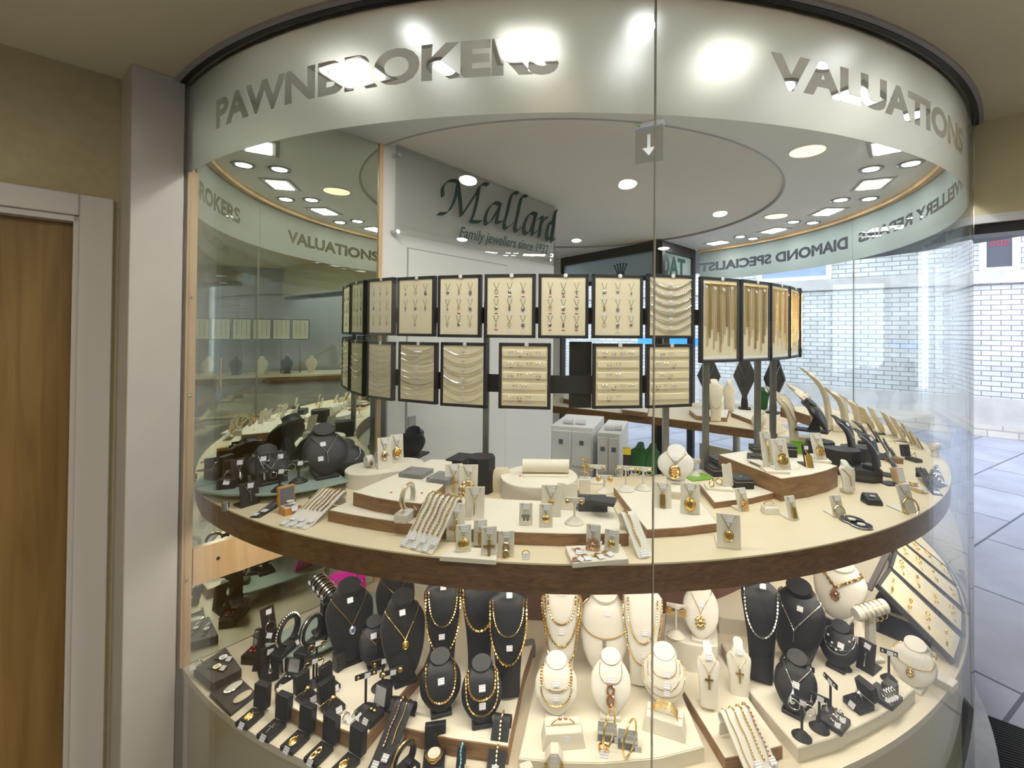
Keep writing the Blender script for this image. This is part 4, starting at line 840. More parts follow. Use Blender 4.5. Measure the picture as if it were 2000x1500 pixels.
for i, (x0, x1, y0, y1) in enumerate(((1367, 1443, 542, 708), (1446, 1503, 548, 706), (1504, 1541, 555, 703), (1541, 1560, 561, 699), (1560, 1567, 566, 696))):
    t, loc, yw, w, h, pw, ph = tray(x0, x1, y0, y1, 'l', 'tall black framed tray of hanging gold chains, %s from the seam' % NTH[i], 'chain trays on the right of the rack')
    obj('number_strip', MB().box((0, -.0024, .018), (pw * .98, .001, .008)), 'ticket', t); obj('hook_bar', chain_mb([(-pw * .46, -.005, h - .025), (pw * .46, -.005, h - .025)], .0022, 'link'), 'gold', t)
    n = (15, 12, 11, 9, 4)[i]
    for r in range(n):
        ln = ph * (.52 + .32 * ((r * 7 + i * 3) % 10) / 9); rad = (.0007, .0008, .0016, .0012)[(r + i) % 4] if i < 3 else .0018; g = pw / n * .30; x = (r + .5 - n / 2) * pw / n * .96
        pts = [(x - g, -.004 - rad, 0), (x - g * .9, -.003 - rad, -ln * .5)] + [(x + g * cos(a), -.003 - rad, -ln + g * sin(a)) for a in (pi, pi * 1.25, pi * 1.5, pi * 1.75, 2 * pi)] + [(x + g * .9, -.003 - rad, -ln * .5), (x + g, -.004 - rad, 0)]
        q = obj('chain_necklace', chain_mb(pts, rad, 'fine' if rad < .001 else 'link'), 'gold' if (r + i) % 5 else 'rose_gold'); place(q, loc, yw, 0, 0, h - .026)
        tag(q, 'gold chain hanging %s from the left on the %s chain tray' % (NTH[r], NTH[i]), 'necklace', 'gold chains on the tall trays')
        if (r * 3 + i) % 4 == 0: ticket(q, (x, -.009, -.012 - .004 * (r % 3)), 0, 0, RD(25), me=TKS, k=.8)
# sloping trays at the right end of the lower deck
D0, D1 = Vector((1.322, 1.428, 0)), Vector((1.463, 1.557, 0))
GE = [mget(('earring', v), (lambda v=v: MB().torus((0, 0, .005), .006, .0018, 'y', 14, 6) if v == 0 else charm('filigree', .014) if v == 1 else MB().torus((0, 0, .004), .005, .0022, 'x', 14, 6).sphere((0, 0, .009), .0035, 8)), 'gold') for v in range(3)]
for i in range(4):
    an = -48.9 + 5.75 * i; o_ = pol(an, 1.965, L); yw = RD(an + 90); lab = 'sloping black edged tray of gold earrings, %s from the front at lower right' % NTH[i]
    t = thing('sloping_tray', lab, 'jewellery tray', o_, yw, 'sloping earring trays at lower right'); sa_ = RD(38); ln, w = .262, .172; SM = Matrix.Rotation(sa_, 4, 'X')
    mb = MB(); b = .009
    for c, s_ in (((0, b / 2, .012), (w, b, .018)), ((0, ln - b / 2, .012), (w, b, .018)), ((-w / 2 + b / 2, ln / 2, .012), (b, ln, .018)), ((w / 2 - b / 2, ln / 2, .012), (b, ln, .018))): mb.box(c, s_, SM)
    obj('frame', mb, 'grey_box', t, bevel=.0015); obj('pad', MB().box((0, ln / 2, .012), (w - 2 * b, ln - 2 * b, .012), SM), 'tray_cream', t)
    obj('support', MB().prism([(-w * .42, .06), (w * .42, .06), (w * .42, ln * .78), (-w * .42, ln * .78)], .0, .005).loft([[(x, y, zz) for x in (-w * .42, w * .42) for y in ((0,))] + [(w * .42, y2, zz) for y2 in (.004,)] + [(-w * .42, .004, zz)] for zz, y, y2 in ()] if False else [[(-w * .42, ln * .74, 0), (w * .42, ln * .74, 0), (w * .42, ln * .78, 0), (-w * .42, ln * .78, 0)], [(-w * .42, ln * .74, ln * .44), (w * .42, ln * .74, ln * .44), (w * .42, ln * .78, ln * .47), (-w * .42, ln * .78, ln * .47)]]), 'black_card', t)
    for r in range(4):
        yy = ln * (.14 + .235 * r)
        for s_ in range(3): obj('card_slot', MB().box((w * .06 + s_ * .022, yy - .022 + s_ * .002, .0186), (.012, .016, .001), SM), 'box_white', t)
        for s_, sn in ((0, 'left'), (1, 'middle'), (2, 'right')):
            q = obj('earring', GE[(i + r + s_) % 3], 'gold'); v = SM @ Vector((-w * .30 + .03 * s_, yy + .006 * s_, .026)); q.location = o_ + Matrix.Rotation(yw, 3, 'Z') @ v; q.rotation_euler = (RD(10 * s_ - 12), RD(20 * s_ - 25), yw + RD(35 * s_))
            tag(q, 'gold earring, %s of the %s row up, %s sloping tray from the front' % (sn, NTH[r], NTH[i]), 'earring', 'gold earrings on the sloping trays')
# ================================================================ risers
TA, TB, TC, TD, TE, TF, TG = 1.085, 1.124, 1.076, 1.073, 1.127, 1.104, 1.113
LA, LB, LC, LD, LE = .568, .572, .566, .560, .565
def fan(a0, a1, r0, r1, n=8): return [tuple(pol(a0 + (a1 - a0) * i / n, r1)[:2]) for i in range(n + 1)] + [tuple(pol(a1 + (a0 - a1) * i / n, r0)[:2]) for i in range(n + 1)]
riser([tuple(pol(248 + 26 * i / 10, 1.855)[:2]) for i in range(11)] + [tuple(pol(274 - 15.7 * i / 6, 1.642)[:2]) for i in range(7)] + [tuple(pol(258.2 - 10.2 * i / 4, 1.47)[:2]) for i in range(5)], T, TA, 'walnut_light', 'pad_cream', 'long low curved walnut riser with cream top, left half of the counter')
riser([(-.556, 1.305), (-.48, 1.266), (-.405, 1.237), (-.335, 1.222), (-.308, 1.37), (-.335, 1.635), (-.414, 1.64)], TA, TB, 'walnut_light', 'pad_cream', 'upper walnut riser with cream top, stacked on the long low one')
riser([(.267, 1.183), (.37, 1.198), (.473, 1.226), (.478, 1.39), (.40, 1.52), (.2275, 1.4986), (.251, 1.30)], T, TC, 'walnut_light', 'pad_cream', 'low walnut riser with cream top just right of the glass seam')
riser([(.519, 1.382), (.65, 1.42), (.7486, 1.470), (.70, 1.58), (.529, 1.56)], T, TD, 'walnut_light', 'pad_cream', 'small thin walnut riser in front of the tall one')
riser([(.7565, 1.4437), (.87, 1.485), (.96, 1.535), (1.031, 1.5875), (.90, 1.83), (.66, 1.72)], T, TE, 'walnut_light', 'pad_cream', 'tall walnut riser with curved front, right of the counter')
def stadium(cx, cy, r, ln, a, n=12):
    u = Vector((cos(a), sin(a))); out = []
    for i in range(n + 1): t = a + pi / 2 + pi * i / n; out.append((cx - u.x * ln / 2 + r * cos(t), cy - u.y * ln / 2 + r * sin(t)))
    for i in range(n + 1): t = a - pi / 2 + pi * i / n; out.append((cx + u.x * ln / 2 + r * cos(t), cy + u.y * ln / 2 + r * sin(t)))
    return out
riser(stadium(-.575, 1.62, .085, .10, .5), T, TF, 'cream_leather', 'pad_cream', 'rounded cream plinth left of the upper walnut riser', inset=.002)
riser(stadium(-.02, 1.50, .118, .02, 0, 16), T, TG, 'cream_leather', 'pad_cream', 'round cream plinth at the middle of the counter back', inset=.002)
riser([(-.449, 1.140), (-.58, 1.185), (-.708, 1.2376), (-.765, 1.29), (-.7297, 1.337), (-.689, 1.431), (-.58, 1.603), (-.36, 1.55), (-.364, 1.38)], L, LA, 'walnut_light', 'pad_cream', 'walnut edged cream riser on the lower deck, left')
riser([(-.085, 1.1145), (-.23, 1.135), (-.358, 1.165), (-.350, 1.36), (-.345, 1.55), (-.03, 1.50), (-.0587, 1.352)], L, LB, 'walnut_light', 'pad_cream', 'walnut edged cream riser under the tall black busts')
riser([(-.0585, 1.0913), (.05, 1.082), (.142, 1.0815), (.28, 1.095), (.4, 1.126), (.392, 1.30), (.30, 1.5), (.03, 1.5), (-.008, 1.433)], L, LC, 'cream_card', 'pad_cream', 'all cream curved riser at the centre of the lower deck')
riser([(.4424, 1.101), (.53, 1.117), (.600, 1.136), (.575, 1.32), (.56, 1.50), (.43, 1.47), (.405, 1.30)], L, LD, 'walnut_light', 'pad_cream', 'walnut edged riser between the two cream ones below')
riser([(.633, 1.125), (.75, 1.158), (.853, 1.1993), (.975, 1.254), (1.0785, 1.314), (1.02, 1.47), (.86, 1.53), (.588, 1.50), (.588, 1.314)], L, LE, 'cream_card', 'pad_cream', 'large cream curved riser at the right of the lower deck')
riser([(.62, 1.60), (.86, 1.55), (1.07, 1.50), (1.12, 1.60), (.90, 1.72), (.64, 1.70)], L, .585, 'cream_card', 'pad_cream', 'cream step behind the large black bust at lower right')
# ================================================================ lower deck: busts
G1 = 'black necklace busts on the lower deck'; G2 = 'cream necklace busts on the lower deck'
b = bust(688, 1296, LA, 146, 88, 'large', 'black_velvet', 'large black velvet bust wearing a blue and white oval pendant', 12, group=G1)
necklace(b, 'n', 'gold', [(0.747, 0.45, .80, True)], 'fine gold necklace with blue and white oval pendant', pend=('oval', .020, 'crystal', 'blue_stone'), tags=[(-.02, 0.747)], r=.0012)
b = bust(735, 1308, LA, 84, 62, 'oval', 'black_leather', 'small black bust half hidden behind the tallest left velvet bust', 10, group=G1)
necklace(b, 'n', 'rose_gold', [(0.672, 0.462, .75, True)], 'fine necklace with silver drops on the small half hidden bust', pend=('lariat', .022, 'silver', None), tags=[(-.1, 0.638)], r=.0008)
b = bust(792, 1336, LA, 160, 86, 'large', 'black_velvet', 'large black velvet bust wearing a green oval pendant', 12, group=G1)
necklace(b, 'n', 'gold', [(0.747, 0.468, .82, True)], 'fine gold necklace with green oval pendant', pend=('oval', .020, 'gold', 'green_stone'), tags=[(-.05, 0.756)], r=.0012)
b = bust(776, 1266, LA, 150, 74, 'large', 'black_velvet', 'tall black bust behind with a gold cross, cut off by the counter edge', 10, group=G1)
necklace(b, 'n', 'gold', [(0.765, 0.594, .8, True)], 'gold chain with small crucifix on the rear velvet bust', pend=('cross', .022, 'gold', None), r=.001)
b = bust(864, 1322, LB, 178, 74, 'tall', 'black_leather', 'tall black stand with two gold chains, leftmost of three', 0, group=G1)
necklace(b, 'n', 'gold', [(.88, .52, .72, False)], 'shorter gold curb chain on the leftmost tall black stand', tags=[(.0, .90)], r=.0022)
necklace(b, 'n', 'gold', [(.86, .24, .86, False)], 'longer gold figaro chain on the leftmost tall black stand', tags=[(-.05, .42)], r=.0026)
b = bust(936, 1316, LB, 172, 72, 'tall', 'black_leather', 'tall black stand with one gold chain, middle of three', 0, group=G1)
necklace(b, 'n', 'gold', [(.9, .46, .86, False)], 'heavy gold curb chain on the middle tall black stand', tags=[(0, .90)], r=.0028)
b = bust(992, 1362, LB, 198, 78, 'tall', 'black_leather', 'tall black stand with two gold chains, rightmost of three', 2, group=G1)
necklace(b, 'n', 'gold', [(.87, .56, .76, False)], 'shorter gold chain on the rightmost tall black stand', tags=[(.05, .92)], r=.0018)
necklace(b, 'n', 'gold', [(.86, .30, .88, False)], 'longer thick gold chain on the rightmost tall black stand', tags=[(.05, .46)], r=.0029)
b = bust(862, 1398, LB, 100, 80, 'oval', 'black_leather', 'small black oval bust with one gold chain, front left', 6, group=G1)
necklace(b, 'n', 'gold', [(0.689, 0.185, .62, False)], 'gold curb chain on the front left oval bust', tags=[(0, 0.529)], r=.0021)
b = bust(942, 1420, LB, 106, 80, 'oval', 'black_leather', 'small black oval bust with two gold chains, front centre', 4, group=G1)
necklace(b, 'n', 'gold', [(0.689, 0.386, .58, False)], 'upper gold curb chain on the two chain oval bust', tags=[(0, 0.554)], r=.0021)
necklace(b, 'n', 'gold', [(0.689, 0.151, .68, False)], 'lower gold curb chain on the two chain oval bust', tags=[(0, 0.302)], r=.0024)
b = bust(1096, 1325, LC, 166, 76, 'tall', 'cream_leather', 'tall cream stand with three gold chains', 0, group=G2)
for q, w_, lab, tg, r in ((.60, .70, 'shortest', .92, .0024), (.36, .84, 'middle', .52, .0024), (.12, .97, 'longest', .22, .0024)): necklace(b, 'n', 'gold', [(.88, q, w_, False)], '%s gold chain on the tall cream three chain stand' % lab, tags=[(.02, tg)], r=r)
b = bust(1180, 1326, LC, 164, 102, 'large', 'cream_leather', 'large cream oval bust with a flat snake necklace', 0, group=G2, lean=.7)
necklace(b, 'n', 'gold', [(0.72, 0.45, .82, False)], 'flat gold snake necklace with a short bar drop', pend=('bar', .022, 'silver', None), tags=[(.12, 0.72)], r=.0018, style='plain')
b = bust(1254, 1340, LC, 180, 78, 'tall', 'cream_leather', 'tall cream stand right behind the glass seam', 0, group=G2)
for q, w_, lab, tg in ((.44, .72, 'shorter', .55), (.22, .92, 'longer', .32)): necklace(b, 'n', 'gold', [(.86, q, w_, False)], '%s gold chain on the tall cream stand behind the seam' % lab, tags=[(.12, tg)], r=.0021)
b = bust(1086, 1404, LC, 98, 84, 'oval', 'cream_leather', 'small cream oval bust with two gold chains, left of the ribbon pendant', 0, group=G2)
for q, w_, lab, tg in ((.52, .60, 'upper', .66), (.22, .64, 'lower', .40)): necklace(b, 'n', 'gold', [(0.672, q * 0.84, w_, False)], '%s gold chain on the small cream two chain bust' % lab, tags=[(0, tg * 0.84)], r=.0018)
b = bust(1192, 1404, LC, 104, 79, 'oval', 'cream_leather', 'small cream oval bust with a large gold and silver ribbon pendant', 0, group=G2)
necklace(b, 'n', 'silver', [(0.706, 0.504, .45, False)], 'large gold and silver ribbon shaped pendant', pend=('bow', .036, 'rose_gold', None), tags=[(.02, 0.571)], r=.0008)
b = bust(1296, 1382, LC, 96, 86, 'oval', 'cream_leather', 'small cream oval bust with three fine chains at the seam', 0, group=G2)
for q, w_, lab, tg in ((.58, .50, 'shortest', .66), (.34, .64, 'middle', .44), (.18, .82, 'longest', .28)): necklace(b, 'n', 'gold', [(0.672, q * 0.84, w_, False)], '%s fine gold chain on the small bust at the seam' % lab, tags=[(.15, tg * 0.84)], r=.0010)
bk = at(1345, 1322, L); t = thing('display_plinth', 'tall cream block with rounded front on the lower deck', 'display riser', bk, yaw_to_eye(bk)); obj('block', MB().prism([(-.075 + .16 * i / 10, -.02 * sin(pi * i / 10)) for i in range(11)] + [(.085, .11), (-.075, .11)], 0, .115), 'cream_leather', t, bevel=.004)
b = bust(1368, 1254, L + .115, 104, 68, 'oval', 'cream_leather', 'cream oval bust with a gold filigree pendant on the tall block', 0, group=G2)
necklace(b, 'n', 'gold', [(0.689, 0.42, .6, True)], 'fine chain with large gold filigree pendant on the block bust', pend=('filigree', .034, 'gold', None), tags=[(.05, 0.571)], r=.0008)
ear_stand(1320, 1242, L + .115, 62, 36, 'cream_card', 'cream T stand of filigree earrings on the tall cream block', 'filigree', 'gold', 'gold filigree drop earring on the tall block stand', drop=.026)
b = bust(1384, 1386, LD, 106, 42, 'slim', 'cream_leather', 'slim cream stand with a gold cross, left of two', 8, group=G2)
necklace(b, 'n', 'gold', [(.86, .60, .8, True)], 'gold cross pendant on the left slim cream stand', pend=('cross', .028, 'gold', None), tags=[(.05, .90)], r=.0008)
b = bust(1444, 1372, LE - .03, 102, 44, 'slim', 'cream_leather', 'slim cream stand with a gold cross, right of two', 8, group=G2)
necklace(b, 'n', 'gold', [(.86, .60, .8, True)], 'gold cross pendant on the right slim cream stand', pend=('cross', .028, 'gold', None), tags=[(.05, .90)], r=.0008)
b = bust(1487, 1332, LE, 186, 72, 'tall', 'black_leather', 'tall black stand with a twisted silver chain at right', 4, group=G1)
necklace(b, 'n', 'silver', [(.88, .44, .80, False)], 'twisted silver rope chain on the tall right black stand', tags=[(.1, .93)], r=.0028)
b = bust(1550, 1302, LE, 152, 96, 'large', 'black_leather', 'large black oval bust with a silver lariat', -14, group=G1)
necklace(b, 'n', 'silver', [(0.702, 0.414, .85, True)], 'silver chain lariat on the large right black bust', pend=('lariat', .032, 'silver', None), tags=[(.15, 0.684)], r=.0019)
b = bust(1632, 1308, LE, 80, 66, 'oval', 'black_leather', 'small black bust with a pearl station necklace', -16, group=G1)
nk_ = necklace(b, 'n', 'silver', [(0.672, 0.42, .72, False), (0.655, 0.319, .62, False)], 'silver necklace strung with single white pearls', tags=[(.2, 0.521)], r=.0008)
for x, q in ((-.5, .62), (0, .40), (.3, .46), (-.25, .5), (.55, .66)): obj('pearl', MB().sphere(front(b, x * b.Wd, q, .003), .0035, 10), 'pearl', nk_)
b = bust(1548, 1398, LE, 102, 76, 'oval', 'black_leather', 'small black bust with a silver snake chain and crystal drop', -12, group=G1)
necklace(b, 'n', 'silver', [(0.706, 0.437, .62, True)], 'silver snake chain with long crystal drop', pend=('drop', .040, 'crystal', None), tags=[(.1, 0.487)], r=.0012, style='plain')
bx = at(1624, 1240, .585); block(1624, 1246, .585, .085, .07, .045, 'black_card', 'black wood grained block under the large white bust', 'display riser', 'display_block', -20)
b = bust(1632, 1212, .630, 112, 92, 'large', 'cream_leather', 'large white bust wearing a heavy gold collar, far right below', -18, group=G2)
necklace(b, 'n', 'gold', [(0.738, 0.522, .80, True)], 'heavy gold collar necklace with rose gold pendant', pend=('filigree', .034, 'rose_gold', None), r=.0042)
b = bust(1778, 1346, L, 84, 74, 'oval', 'cream_leather', 'cream bust with a gold pendant next to the sloping trays', -14, group=G2)
necklace(b, 'n', 'gold', [(0.672, 0.42, .74, False)], 'gold chain with heart shaped pendant beside the sloping trays', pend=('filigree', .024, 'gold', None), r=.0014)
# ================================================================ lower deck: glass shelf group at left
def leaf(cx, cy, ln, wd, a, n=18):
    u, v = Vector((cos(a), sin(a))), Vector((-sin(a), cos(a))); up_ = [(ln / 2 * -cos(pi * i / n), wd / 2 * sin(pi * i / n) ** .85) for i in range(n + 1)]
    return [(cx + u.x * x + v.x * y, cy + u.y * x + v.y * y) for x, y in up_ + [(-x, -y) for x, y in up_[1:-1]]]
def glass_shelf(poly, z, desc, legs, zb):
    t = thing('glass_shelf', desc, 'shelf', (0, 0, 0)); obj('plate', MB().prism(poly, z - .008, z), 'shelf_glass', t, bevel=.002)
    for x, y in legs: obj('foot', MB().cyl((x, y, zb), .01, z - .008 - zb, 12), 'chrome', t)
a_, b_ = at(520, 1262, .60), at(752, 1182, .60); f_ = at(600, 1283, .60); g_ = at(705, 1150, .60)
SH = pxpoly([(516, 1255), (524, 1268), (550, 1280), (585, 1281), (630, 1268), (685, 1242), (728, 1216), (752, 1185), (750, 1165), (730, 1155), (700, 1160), (640, 1185), (575, 1218), (530, 1245)], .60)
glass_shelf(SH, .60, 'pale green frosted glass leaf shelf on the lower deck', [(-.80, 1.40), (-.70, 1.56), (-.60, 1.68)], L)
pend_stand(530, 1250, .60, 58, 26, 'black_card', 'narrow black card stand at the left tip of the lower glass shelf', 'silver hoop pendant on the black card stand', 'hoop', 'silver', yaw=30, size=20)
cuff_stand(562, 1268, .60, 66, 'black_leather', 'black bangle stand with a beaded silver bracelet, left of two', 'silver link bracelet on the left black bangle stand', 'silver', 48, bead=.0036)
cuff_stand(608, 1266, .60, 64, 'black_leather', 'black bangle stand with a plain silver bangle, right of two', 'plain silver bangle with crystal clasp on the right stand', 'silver', 48)
def bangle_bar(px, py, z, h, ln, rad, mname, desc, yaw, rings, nick, tilt=0):
    p = at(px, py, z); k = mpp(p); H = h * k; yw = yaw_to_eye(p) + RD(yaw); t = thing('bangle_bar', desc, 'bangle stand', p, yw)
    obj('base', MB().box((0, 0, .006), (ln * .55, ln * .5, .012)), mname, t, bevel=.003); obj('stem', MB().box((0, 0, H * .45), (.022, .022, H * .8)), mname, t, bevel=.002)
    tr = Matrix.Translation((0, 0, H - rad)) @ Matrix.Rotation(RD(tilt), 4, 'Y'); obj('roll', MB().loft([[(x, q * cos(2 * pi * i / 24), q * sin(2 * pi * i / 24)) for i in range(24)] for x, q in ((-ln / 2, rad * .92), (-ln / 2 + .003, rad), (ln / 2 - .003, rad), (ln / 2, rad * .92))], True, tr), mname, t)
    for i, (x, metal, th, big) in enumerate(rings):
        q = thing('bangle', '%s bangle, %s along the %s' % ({'gold': 'gold', 'silver': 'silver', 'rose_gold': 'rose gold'}[metal], NTH[i], nick), 'bangle', p, yw)
        obj('hoop', MB().torus((x * ln / 2, 0, rad - max(rad * big, rad + th * 1.1) + th * 1.05), max(rad * big, rad + th * 1.1), th, 'x', 40, 6, 1, tr=tr, mod=0.15 if i % 2 else 0), metal, q)
        if i % 2 == 0 and mname.startswith('black'): o = ticket(q, tr @ Vector((x * ln / 2, -rad * big - .004, .004)), 0, 0, 0, k=.8)
bangle_bar(634, 1236, .60, 98, .115, .022, 'black_leather', 'black bangle bar crowded with silver and gold bangles', -62, [(-.85, 'silver', .002, 1.1), (-.6, 'silver', .003, 1.08), (-.35, 'rose_gold', .0025, 1.15), (-.1, 'silver', .002, 1.1), (.12, 'silver', .004, 1.12), (.35, 'rose_gold', .003, 1.15), (.55, 'silver', .004, 1.1), (.75, 'silver', .003, 1.2)], 'black bangle bar', 14)
pp = at(684, 1182, .60); yw = yaw_to_eye(pp); t = thing('felt_pouch', 'bright pink felt pouch draped with silver chains', 'pouch', pp, yw + .2)
obj('body', MB().loft([[(x * w_ + dx, y + zz * .55, zz) for x, y in ((-1, -.006), (-.5, -.014), (.5, -.014), (1, -.006), (1, .006), (.5, .012), (-.5, .012), (-1, .006))] for zz, w_, dx in ((0, .05, 0), (.03, .058, 0), (.07, .06, 0), (.10, .058, 0))]), 'pink_felt', t); obj('flap', MB().loft([[(x, -.016 + zz * .55, zz), (x, -.0135 + zz * .55, zz), (x * .98, -.0135 + zz * .55, zz + .001)][:3] for x, zz in ((-.056, .098), (-.03, .075), (0, .062), (.03, .075), (.056, .098))]), 'pink_felt', t)
for i, (x0, x1, zz) in enumerate(((-.05, .05, .02), (-.045, .03, .045))):
    q = thing('bracelet', 'silver chain bracelet draped %s on the pink pouch' % ('lower' if i == 0 else 'higher'), 'bracelet', pp, yw + .2); obj('links', chain_mb([(x0 + (x1 - x0) * j / 20, -.019 + .55 * (zz + .05 * abs(j / 10 - 1)), zz + .05 * abs(j / 10 - 1)) for j in range(21)], .003, 'link'), 'silver', q)
block(648, 1138, .60, .05, .05, .004, 'pink_felt', 'flat pink card lying behind the bangle bar', 'card', 'pink_card', 20, .0005)
block(598, 1152, .60, .02, .02, .05, 'pink_felt', 'small pink box at the back of the glass shelf', 'box', 'pink_box', 10)
# slabs, watches and boxes along the mirror
def slab(pts, z, h, desc, mname='grey_box', name='display_slab'):
    q = pxpoly(pts, z + h); c = Vector((sum(x for x, y in q) / len(q), sum(y for x, y in q) / len(q))); return solo(name, MB().prism([(x - c.x, y - c.y) for x, y in q], 0, h), mname, desc, 'display block', (c.x, c.y, z), 0, 'dark display slabs on the lower deck', .002)
slab([(378, 1304), (441, 1264), (472.5, 1306), (414, 1335)], L, .027, 'dark grey leather slab carrying a watch, nearest the mirror')
slab([(409, 1354), (469, 1322), (502, 1353), (450, 1394)], L, .010, 'thin dark grey slab carrying two oval brooches')
def brooch(px, py, z, s, desc, m1='oval_white', m2='silver', yaw=30):
    p = at(px, py, z); t = thing('brooch', desc, 'brooch', p, yaw_to_eye(p) + RD(yaw)); obj('stone', MB().sphere((0, 0, .003), s, 20, (1.35, .8, .28)), m1, t); obj('rim', MB().torus((0, 0, .003), s * .92, s * .1, 'z', 30, 6, .6), m2, t).scale = (1.45, 1.35, 1)
brooch(456, 1343, L + .010, .018, 'large pale oval cameo brooch, left of the pair'); brooch(474, 1362, L + .010, .017, 'pale cream oval brooch, right of the pair', 'old_cream', 'old_cream')
for i, (px, py) in enumerate(((436, 1288), (424, 1306))):
    p = at(px, py, L + .027); yw = yaw_to_eye(p) + RD(-45); q = thing('wrist_watch', 'black strap wrist watch lying on the dark slab, %s' % ('farther' if i == 0 else 'nearer'), 'watch', p, yw)
    obj('strap', MB().loft([[(x, y, zz) for y, zz in ((-.006, 0), (.006, 0), (.006, .003), (-.006, .003))] for x in (-.03, -.01, .01, .03)]), 'black_leather', q); obj('case', MB().cyl((0, 0, .002), .010, .006, 20), 'gold' if i else 'silver', q); obj('dial', MB().cyl((0, 0, .008), .0085, .0006, 20), 'box_white', q); ticket(q, (.024, -.004, .008), RD(-60), 0, k=.9)
p = at(388, 1302, L + .027); q = thing('ring', 'silver ring with ticket on the dark slab corner by the mirror', 'ring', p, yaw_to_eye(p)); obj('band', ring_mb(1), 'silver', q); ticket(q, (-.014, -.004, .005), RD(-50), k=.9)
box_open(486, 1300, L, .056, .05, .028, .045, 'black_leather', 'open black box with red and silver cufflinks', 'red and silver cufflinks in the open black box', kind='red', yaw=-38, metal='silver', lining='satin_grey', tagk=0, jcat='cufflinks')
pend_stand(512, 1312, L, 66, 40, 'black_card', 'black wedge stand hung with three silver drops', 'silver drop pendant with ticket on the black wedge stand', 'drop', 'silver', yaw=-30, size=22, lean=20)
pend_stand(528, 1334, L, 62, 30, 'black_card', 'black card stand beside the open ring box', 'silver teardrop pendant on a fine chain', 'drop', 'silver', yaw=10, size=20, lean=14)
box_open(548, 1352, L + .0, .042, .05, .018, .042, 'black_leather', 'open black box with satin lining and stud earrings', 'pair of pale studs in the satin lined black box', kind='stud', metal='silver', yaw=-40, lining='satin_grey', jcat='earrings')
ear_stand(618, 1334, LA, 82, 28, 'black_card', 'two tier black T stand of gold hoops behind the ring boxes', 'hoop', 'gold', 'gold hoop earring on the two tier black stand', yaw=14, drop=.018)
ear_stand(612, 1338, LA, 52, 30, 'black_card', 'short black T stand of gold hoops beside the ring boxes', 'hoop', 'gold', 'gold hoop earring on the short black stand', yaw=10, drop=.020)
box_open(610, 1374, LA, .040, .046, .012, .050, 'black_leather', 'open black ring box, leftmost of the three', 'broad gold ring in the leftmost ring box', yaw=30, metal='gold', lid=4)
box_open(654, 1352, LA, .036, .042, .012, .044, 'black_leather', 'open black ring box, rearmost of the three', 'gold knot ring in the rearmost ring box', yaw=30, metal='gold', lid=4)
box_open(660, 1396, LA, .044, .050, .014, .050, 'black_leather', 'open black ring box, rightmost of the three', 'wide gold band ring in the rightmost ring box', yaw=30, metal='gold', lid=4)
for i, (px, py, me_) in enumerate(((586, 1362, 'gold'), (632, 1388, 'gold'), (676, 1404 + 4, 'silver'), (694, 1404, 'silver'))):
    p = at(px, py, LA); q = thing('ring', '%s ring with ticket lying on the left riser, %s from left' % (me_, NTH[i]), 'ring', p, yaw_to_eye(p) + .5); obj('band', ring_mb(1.05, i > 1), me_, q); ticket(q, (.004, -.012, .007), RD(-48), 0, RD(-15))
ear_stand(714, 1388, LA, 74, 40, 'black_card', 'black T stand with small gold studs by the satin box', 'stud', 'gold', 'small gold stud on the stand by the satin box', yaw=8, drop=.010)
ear_stand(747, 1342, LA, 56, 42, 'black_card', 'black T stand with gold knot earrings, rear of two', 'knot', 'gold', 'gold knot earring on the rear black stand', yaw=8, drop=.014)
ear_stand(764, 1376, LA, 68, 44, 'black_card', 'black T stand with gold oval studs, front of two', 'stud', 'gold', 'gold oval stud on the front black stand', yaw=8, drop=.018)
box_open(712, 1420, LA, .042, .048, .018, .050, 'black_leather', 'open black box with satin lid and gold studs at riser corner', 'pair of gold studs in the corner box', kind='stud', metal='gold', yaw=-48, lining='satin_grey', jcat='earrings', lid=10)
for i, (px, py, ck, mt) in enumerate(((470, 1424, 'heart', 'gold'), (512, 1448, 'cross', 'silver'), (558, 1472, 'oval', 'gold'), (604, 1496, 'bow', 'gold'), (656, 1520, 'oval', 'gold'))):
    box_open(px, py, L, .044, .052, .012, .062, 'black_leather', 'open tall black pendant box, %s in the front row' % NTH[i], '%s %s pendant in the %s front row box' % (mt, {'bow': 'sailing boat'}.get(ck, ck), NTH[i]), kind='pend', metal=mt, yaw=-52, lid=3, stone=ck, size=.024 if ck != 'cross' else .020, jcat='pendant', group='pendant boxes along the front edge')
block(668, 1330 - 20, LA, .03, .03, .05, 'black_leather', 'closed upright black box behind the ring boxes', 'box', 'jewellery_box', 30)
ramp(736, 1508, L + .004, .1, .078, .052, 'black_leather', 'black bracelet ramp with two gold bracelets at front left', (793, 1368), [(-.35, 'rose_gold', .0021, 'link', 'rose gold curb bracelet on the left black ramp', .2), (.35, 'gold', .0011, 'plain', 'thin gold bangle bar on the left black ramp', .25)])
ramp(966, 1512, L + .004, .1, .072, .044, 'black_leather', 'black bracelet ramp with one gold figaro bracelet at front centre', (982, 1396), [(0, 'gold', .0023, 'link', 'gold figaro bracelet on the front centre black ramp', 0)])
ramp(896, 1530, L, .08, .05, .020, 'black_leather', 'narrow black ramp with a pale blue tennis bracelet', (902, 1458), [(0, 'turquoise', .0021, 'link', 'pale blue stone tennis bracelet', 0)])
cuff_stand(788, 1516, L, 66, 'black_leather', 'small black bangle stand at the bottom edge', 'gold bangle on the small bottom edge stand', 'gold', 40)
box_open(846, 1512, L, .052, .05, .014, .052, 'black_leather', 'open black box holding a gold medallion watch', 'round gold medallion watch in the open box', kind='watch', metal='gold', yaw=-4, size=.019, jcat='watch', tagk=0)
